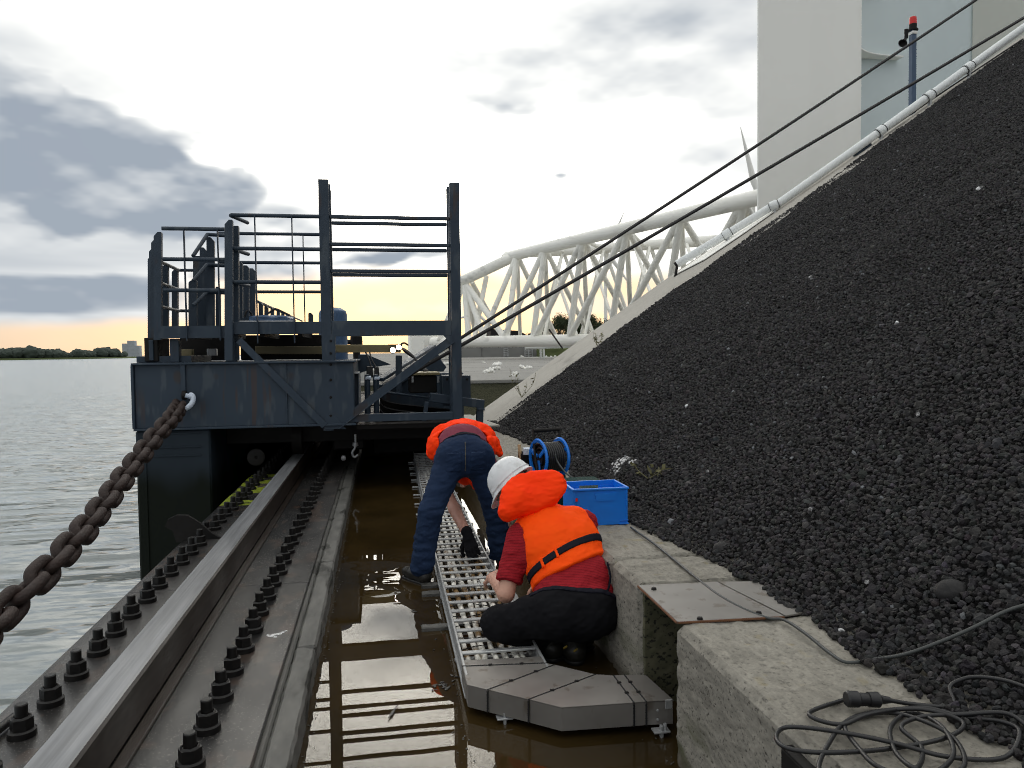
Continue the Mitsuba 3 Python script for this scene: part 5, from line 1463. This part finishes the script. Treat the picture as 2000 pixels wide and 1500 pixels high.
part(pa, 'shirt', soft(shirtA_f, [pel, waist, chest, shL, shR, neck, elbL, elbR], .20, .0068), 'red_shirt', True)
upA = unit(neck - waist)
bkA = unit(np.cross(lat, upA)); bkA = bkA if bkA[1] < 0 else -bkA           # towards the back


def vest_base(p, grow=.030):
    d = blend(p, [(a, b, ra + grow, (rb[0] if rb else ra) + grow) for a, b, ra, *rb in trunk[1:]], .08)
    # arm holes
    for s_, e_ in ((shL, elbL), (shR, elbR)):
        o = unit(s_ - (shL + shR) / 2)
        d = smax(d, -(cap(p, s_ + o * .015 - upA * .03, s_ + o * .16 - upA * .12, .088, .15)), .012)
    lower = (waist * .72 + chest * .28)
    bend = ((p - lower) @ lat)
    d = smax(d, -((p - lower) @ upA - .10 * bend - .55 * bend**2 + .022), .014)
    return smax(d, (p - neck) @ upA - .018, .02)


part(pa, 'vest', soft(lambda p: vest_base(p) + fold(p, .006, .07, 11) + fold(p, .002, .02, 12, 2), [waist, chest, shL, shR, neck], .22, .0068), 'orange_cloth', True, label='padded orange life vest')


def band(c0, n, half, grow, tilt=0.0):
    def f(p):
        c = np.abs((p - c0) @ n) - half
        s_ = vest_base(p, .030)
        return np.maximum(np.maximum(s_ - grow, -(s_ + .006)), c)
    return f


bc0 = (waist * .34 + chest * .66) + bkA * .13
bn = unit(upA - lat * .14)
part(pa, 'vest_belt', soft(band(bc0, bn, .0185, .0065), [waist, chest, shL, shR], .20, .0055), 'black_strap', True)
for o in (-.088, -.165):
    f0 = band(bc0, bn, .025, .0095)
    c1 = bc0 + lat * o
    part(pa, 'belt_loop', soft(lambda p: np.maximum(f0(p), np.maximum(np.abs((p - c1) @ lat) - .0065, (p - c1) @ -bkA - .06)), [c1 - bkA * .05, c1 + bkA * .05], .06, .004), 'orange_cloth', True)
# the collar: a fat soft pillow round the neck
cc = at(1042, 960, 4.10)
ca, cb_ = unit(at(1105, 940, 4.14) - at(975, 985, 4.08)), None
cn_ = unit(np.cross(ca, unit(np.array([-.25, .62, .62]))))
cb_ = np.cross(cn_, ca)
cb_ = cb_ if cb_[2] > 0 else -cb_


def collarA(p):
    q = p - cc
    x, y, z = q @ ca, q @ cb_, q @ cn_
    R_ = np.sqrt((x / .190)**2 + ((y + .0) / .128)**2)
    d = (R_ - 1) * .10
    d = smax(d, np.abs(z - .10 * x * x / .18) - .040 * np.sqrt(np.clip(1.15 - R_**2, 0.05, 1)) - .012, .03)
    d = smin(d, cap(p, cc - ca * .10 - cb_ * .03, at(990, 1003, 4.02), .062, .046), .05)
    d = smax(d, -(ellip(p, headc + fA * .0, axA, (.118, .145, .16))), .02)
    return d + fold(p, .006, .05, 21) + fold(p, .0035, (.03, .03, .012), 22, 2)


part(pa, 'vest_collar', soft(collarA, [cc - ca * .2, cc + ca * .2, cc + cb_ * .15, cc - cb_ * .15], .10, .006), 'red_orange_cloth', True, label='puffed red-orange collar of the life vest')
part(pa, 'side_strap', tube(spline([at(1186, 1098, 3.70), at(1192, 1125, 3.68), at(1188, 1150, 3.665), at(1176, 1172, 3.66), at(1162, 1190, 3.66)], 5), .0055, 8), 'black_strap', True)


def trousersA(p):
    d = blend(p, [(pel - latp * .085, pel + latp * .085, .145), (pel, waist, .14, .12), (hipL, kneeL, .118, .084), (hipR, kneeR, .118, .084)], .06)
    d = smin(d, blend(p, [(kneeL, ankL, .082, .062)], .03), .03)
    d = smin(d, blend(p, [(kneeR, ankR, .082, .062)], .03), .03)
    ax_ = unit(waist - pel)
    d = smax(d, (p - (pel + ax_ * .035)) @ ax_, .008)
    return d + fold(p, .012, (.04, .06, .08), 31) + fold(p, .004, (.025, .02, .02), 32, 2)


part(pa, 'trousers', soft(trousersA, [pel, hipL, hipR, kneeL, kneeR, ankL, ankR], .18, .0072), 'black_cloth', True)
wb = lambda p: (lambda s_: np.maximum(np.maximum(s_ - .006, -(s_ + .004)), np.abs((p - pel) @ unit(waist - pel) - .018) - .013))(trousersA(p))
part(pa, 'waistband', soft(wb, [pel], .24, .005), 'black_strap', True)
tx = meshkit.text_mesh('NYC', .010, .001)
for x, y, w_ in ((1141, 1187, .02), (1164, 1184, .02)):
    c = at(x, y, 3.585)
    part(pa, 'waist_mark', bx(c - [w_ / 2, .001, .0025], c + [w_ / 2, .001, .0025], .0005), 'white_cloth')
for ank, toe in ((ankL, at(1180, 1268, 3.98)), (ankR, at(1085, 1285, 4.02))):
    tz = np.array([toe[0], toe[1], .055])
    hl = np.array([ank[0], ank[1] - .03, .055])
    dv = unit(tz - hl)
    tip = hl + dv * .24
    fb = lambda p: np.maximum(smin(smin(cap(p, ank + [0, 0, .03], hl + [0, 0, .01], .055, .05), cap(p, hl, hl + dv * .12, .048, .046), .03), cap(p, hl + dv * .12, tip, .046, .038), .03), -(p[:, 2] - .02))
    bt_ = part(pa, 'boot', soft(fb, [ank + [0, 0, .06], hl, tip], .08, .006), 'boot_leather', True)
    part(bt_, 'sole', soft(lambda p: np.maximum(np.minimum(cap(p, hl * [1, 1, 0] + [0, 0, .03], hl * [1, 1, 0] + dv * .12 + [0, 0, .03], .052, .05), cap(p, hl * [1, 1, 0] + dv * .12 + [0, 0, .03], tip * [1, 1, 0] + [0, 0, .03], .05, .042)), np.abs(p[:, 2] - .012) - .012), [hl, tip], .07, .006), 'black_rubber', True)
for x, y in ((1104, 1264), (1124, 1270)):
    c = at(x, y, 3.72)
    part(pa, 'boot_flash', beam(c - [.010, 0, .006], c + [.010, 0, .006], .006, .008, .001), 'boot_yellow')
# hard hat
prof = [(0, .148), (.03, .146), (.062, .135), (.090, .112), (.108, .080), (.117, .045), (.121, .012), (.124, .0), (.130, -.004), (.130, -.008), (.118, -.006), (.10, .0)]


def hat(key, c, ax3, w=.92, l=1.13, m='white_plastic'):
    s_, f_, u_ = ax3
    mm = lathe(prof, (0, 0, 0), n=48)
    v = mm.vertices.copy()
    front = np.clip(v[:, 1] / .13, 0, 1)
    v[:, 0] *= w
    v[:, 1] *= l
    br = (v[:, 2] < .002) & (np.hypot(v[:, 0], v[:, 1]) > .11)
    v[br, 1] += .042 * front[br]**2
    v[br, 2] -= .016 * front[br]**2
    v[:, 2] += .006 * np.exp(-(v[:, 0] / .022)**2) * (v[:, 2] > .03) * (np.abs(v[:, 0]) < .06)
    M = np.stack([s_, f_, u_])
    W_ = c + v @ M
    shell = part(key, 'hard_hat', trimesh.Trimesh(W_, mm.faces, process=False), m, 40)
    a_ = np.linspace(0, 2 * np.pi, 49)
    ring = np.c_[.1215 * w * np.cos(a_), .1215 * l * np.sin(a_), 0 * a_ + .020]
    part(shell, 'rim_bead', tube(c + ring[:-1] @ M, .0035, 6, closed=True), m, True)
    for o in (-.03, .03):
        t_ = np.linspace(-1.15, 1.15, 20)
        rib = np.c_[0 * t_ + o, .126 * l * np.sin(t_) * .86, .148 * np.cos(t_ * .98) - .002]
        part(shell, 'crown_rib', tube(c + rib @ M, .003, 6), m, True)


hat(pa, headc + uA * .018 - fA * .005, axA)

# --- the standing, bent-over worker
pb = thing('person', 'person in blue jeans bent far forward over the tray, reaching down with black glove', 'person')
pelB = at(908, 892, 5.56)
latB = unit([1, -.05, -.02])
hBL, hBR = pelB + [-.095, 0, -.03], pelB + [.095, .02, -.03]
kBL, aBL = at(841, 1000, 5.36), at(824, 1112, 5.33)
kBR, aBR = at(968, 1000, 5.62), at(978, 1095, 5.66)
wB, cB = at(903, 868, 5.72), at(905, 868, 6.02)
sBL, sBR = at(868, 905, 6.16), at(948, 905, 6.16)
nB, hB = at(908, 922, 6.22), at(908, 952, 6.24)
eB, wrB = at(872, 962, 5.86), at(914, 1047, 5.50)
eB2, wrB2 = at(985, 940, 6.2), at(992, 1030, 6.05)
trB = [(pelB - latB * .07, pelB + latB * .07, .115), (pelB, wB, .125, .12), (wB - latB * .06, wB + latB * .06, .115, .115), (wB, cB, .12, .115), (cB - latB * .09, cB + latB * .09, .11, .11), (sBL, sBR, .075, .075), (cB, nB, .09, .055)]
gl_dir = at(925, 1086, 5.40) - wrB
hb = hand_bones(wrB, gl_dir, (.35, .6, -.5), -1, 1.18, .75)
hb2 = hand_bones(wrB2, (0, .1, -1), (-1, 0, 0), 1, 1.0, .4)
hu, hf = unit(nB - hB), unit([0, -.55, -.8])
hu = unit(hu - hf * (hu @ hf))
hu = -unit(hB - nB)
hu = unit([0, -.95, .25])
hdB = nB - hu * .17
fB = unit([0, -.2, -1.] - hu * (np.array([0, .35, -.1]) @ hu))
axB = np.array([np.cross(fB, -hu), fB, -hu])


def bodyB(p):
    d = blend(p, [(a, b, ra - .015, (rb[0] if rb else ra) - .015) for a, b, ra, *rb in trB], .05)
    d = smin(d, blend(p, [(hBL, kBL, .075, .05), (kBL, aBL, .048, .038), (hBR, kBR, .075, .05), (kBR, aBR, .048, .038)], .03), .03)
    d = smin(d, blend(p, [(sBL, eB, .050, .044), (eB, eB * .6 + wrB * .4, .044, .044), (eB * .6 + wrB * .4, wrB, .046, .034)], .02), .03)
    d = smin(d, blend(p, [(sBR, eB2, .050, .044), (eB2, wrB2, .043, .030)], .02), .03)
    d = smin(d, cap(p, nB, hdB, .056), .03)
    hd = smin(ellip(p, hdB, axB, (.077, .098, .112)), cap(p, hdB + fB * .085 + hu * .03, hdB + fB * .11 + hu * .04, .016, .014), .012)
    hd = smin(hd, blend(p, [(hdB + s_ * axB[0] * .078, hdB + s_ * axB[0] * .08 + hu * .04, .014, .012) for s_ in (-1, 1)], .01), .01)
    d = smin(d, hd, .02)
    return smin(d, hand_sdf(p, *hb2), .012)


part(pb, 'body', soft(bodyB, [pelB, hBL, hBR, kBL, aBL, kBR, aBR, wB, cB, sBL, sBR, nB, hdB, eB, wrB, eB2, wrB2, hb2[1][5][1]], .15, .0085), 'skin_shade', True)
gl_f = lambda p: smin(hand_sdf(p, *hb) - .003, cap(p, wrB - unit(gl_dir) * .035, wrB + unit(gl_dir) * .02, .042, .034), .015) + fold(p, .002, .015, 5, 2)
part(pb, 'glove', soft(gl_f, [wrB - unit(gl_dir) * .04, wrB, hb[1][5][1], hb[1][8][1], hb[1][-1][1]], .06, .0045), 'black_cloth', True, label='black work glove on the reaching hand')
jb = [(pelB - latB * .078, pelB + latB * .078, .132), (pelB, wB - [0, .05, 0], .132, .128)]
jl = [(hBL + [-.012, 0, 0], kBL, .112, .083), (kBL, aBL + [0, 0, .02], .083, .083)]
jr = [(hBR + [.012, 0, 0], kBR, .112, .083), (kBR, aBR + [0, 0, .02], .083, .083)]
wax = unit(wB - pelB + np.array([0, 0, .05]))


def jeansB(p, detail=True):
    d = blend(p, jb, .06)
    d = smin(d, smin(blend(p, jl, .03), blend(p, jr, .03), .02), .045)
    # the cleft of the seat
    cl = pelB + [0.0, -.145, -.03]
    d = d + .010 * np.exp(-((p - cl) @ latB)**2 / .014**2) * np.exp(-np.sum(((p - cl) / [.2, .07, .10])**2, 1))
    d = smax(d, (p - (pelB + wax * .135)) @ wax, .008)
    d = smax(d, -(p[:, 2] - .055), .006)
    if detail:
        low = np.clip((.62 - p[:, 2]) / .3, 0, 1)
        d = d + fold(p, .009 + .006 * low, (.07, .07, .032), 41) + fold(p, .003, (.03, .03, .012), 42, 2)
    return d


part(pb, 'jeans', soft(jeansB, [pelB, hBL, hBR, kBL, kBR, aBL, aBR, wB], .17, .0078), 'denim', True)
sm = lambda p: jeansB(p)
cutB = lambda a, lo, hi: np.maximum(lo - a, a - hi)


def patch(cond, grow=.0045, inn=.004):
    def f(p):
        c = cond(p)
        out = np.maximum(c, .001)
        k = c < .012
        if k.any():
            s_ = sm(p[k])
            out[k] = np.maximum(np.maximum(s_ - grow, -(s_ + inn)), c[k])
        return out
    return f


rear = lambda p: (p - pelB)[:, 1] + .02
xB = lambda p: (p - pelB) @ latB
hz = lambda p: (p - pelB) @ wax
part(pb, 'belt', soft(patch(lambda p: np.abs(hz(p) - .118) - .017, .006), [pelB, wB], .20, .006), 'black_strap', True)
part(pb, 'seat_seam', soft(patch(lambda p: np.maximum(np.maximum(np.abs(xB(p) + .004) - .0035, rear(p)), cutB(p[:, 2] - pelB[2], -.09, .12)), .004), [pelB - [0, .1, 0]], .17, .0045), 'thread', True)
for s_ in (-1, 1):
    pk = lambda p: np.maximum(np.maximum(np.abs(xB(p) - .088 * s_) - .058, rear(p)), cutB((p - pelB)[:, 2], -.085, .055))
    q_ = part(pb, 'back_pocket', soft(patch(pk, .0045), [pelB - [0, .1, 0]], .20, .005), 'denim', True)
    st = lambda p: np.maximum(np.maximum(np.abs(xB(p) - .088 * s_) - .054, rear(p)), np.abs((p - pelB)[:, 2] - .046) - .003)
    part(q_, 'pocket_stitch', soft(patch(st, .0065), [pelB - [0, .1, 0]], .20, .005), 'denim_pale', True)
shB = lambda p: blend(p, [(a, b, ra + .014, (rb[0] if rb else ra) + .014) for a, b, ra, *rb in trB], .06)


def shirtB(p):
    d = shB(p)
    d = smin(d, cap(p, sBL, sBL + (eB - sBL) * .8, .072, .064), .03)
    d = smin(d, cap(p, sBR, sBR + (eB2 - sBR) * .85, .074, .068), .03)
    d = smax(d, -((p - (pelB + wax * .10)) @ wax), .008)
    return d + fold(p, .006, .05, 51)


part(pb, 'shirt', soft(shirtB, [pelB, wB, cB, sBL, sBR, nB, eB, eB2], .17, .008), 'wine_shirt', True)


def vestB(p):
    d = blend(p, [(wB + [0, .03, -.02] - latB * .14, wB + [0, .03, -.02] + latB * .14, .12), (cB - latB * .13 + [0, 0, .03], cB + latB * .13 + [0, 0, .03], .135), (wB + [0, .10, .02], cB + [0, 0, .05], .14, .155), (sBL, sBR, .09)], .07)
    dn = np.clip(-(p - cB)[:, 2] / .15, 0, 1)
    d = smin(d, np.minimum(cap(p, at(846, 862, 5.80), at(841, 886, 5.76), .032, .026), cap(p, at(966, 862, 5.80), at(976, 886, 5.78), .036, .028)), .05)
    ax_ = np.array([0, 1, 0])
    d = smax(d, -((p - (wB + [0, -.005, 0])) @ ax_ + .45 * np.abs((p - wB) @ latB) * (p[:, 2] < wB[2] + .06)), .012)
    d = smax(d, -(shB(p) - .004), .006)
    return d + fold(p, .010, (.05, .05, .04), 61) + fold(p, .004, .02, 62, 2)


part(pb, 'vest', soft(vestB, [wB, cB, sBL, sBR, at(846, 890, 5.75), at(976, 890, 5.75)], .22, .0075), 'red_orange_cloth', True, label='orange life vest hanging round the bent torso')
colB = lambda p: smax(smin(cap(p, nB - latB * .13 + [0, .0, .02], nB + [0, -.05, -.035], .05, .055), cap(p, nB + [0, -.05, -.035], nB + latB * .13 + [0, 0, .02], .055, .05), .05), -(ellip(p, hdB, axB, (.09, .11, .13))), .02) + fold(p, .008, .05, 71)
part(pb, 'vest_collar', soft(colB, [nB - latB * .15, nB + latB * .15], .12, .008), 'red_orange_cloth', True)
part(pb, 'vest_tie', soft(lambda p: cap(p, at(918, 940, 6.0), at(928, 951, 6.0), .018, .022) + fold(p, .006, .03, 3), [at(918, 940, 6.0), at(928, 951, 6.0)], .05, .006), 'red_orange_cloth', True)
hairf = lambda p: np.maximum(ellip(p, hdB - fB * .008, axB, (.086, .105, .120)), -np.maximum((p - hdB) @ fB - .035, (p - hdB) @ hu - .02))
part(pb, 'hair', soft(hairf, [hdB], .16, .008), 'hair', True)
for ank, toe in ((aBL, aBL + [-.16, .22, 0]), (aBR, aBR + [.06, .2, 0])):
    hl = np.array([ank[0] + .015, ank[1] - .02, .045])
    dv = unit((toe - hl) * [1, 1, 0])
    tip = hl + dv * .20
    fb = lambda p: np.maximum(smin(smin(cap(p, ank * [1, 1, 0] + [0, 0, .11], hl, .048, .046), cap(p, hl, hl + dv * .12, .045, .044), .03), cap(p, hl + dv * .12, tip, .044, .034), .03), -(p[:, 2] - .004))
    bt_ = part(pb, 'shoe', soft(fb, [ank * [1, 1, 0] + [0, 0, .13], hl, tip], .08, .0065), 'boot_leather', True)
    part(bt_, 'sole', soft(lambda p: np.maximum(np.minimum(cap(p, hl * [1, 1, 0], hl * [1, 1, 0] + dv * .12, .047, .046), cap(p, hl * [1, 1, 0] + dv * .12, tip * [1, 1, 0], .046, .036)), np.abs(p[:, 2] - .002) - .012), [hl, tip], .07, .006), 'black_rubber', True)
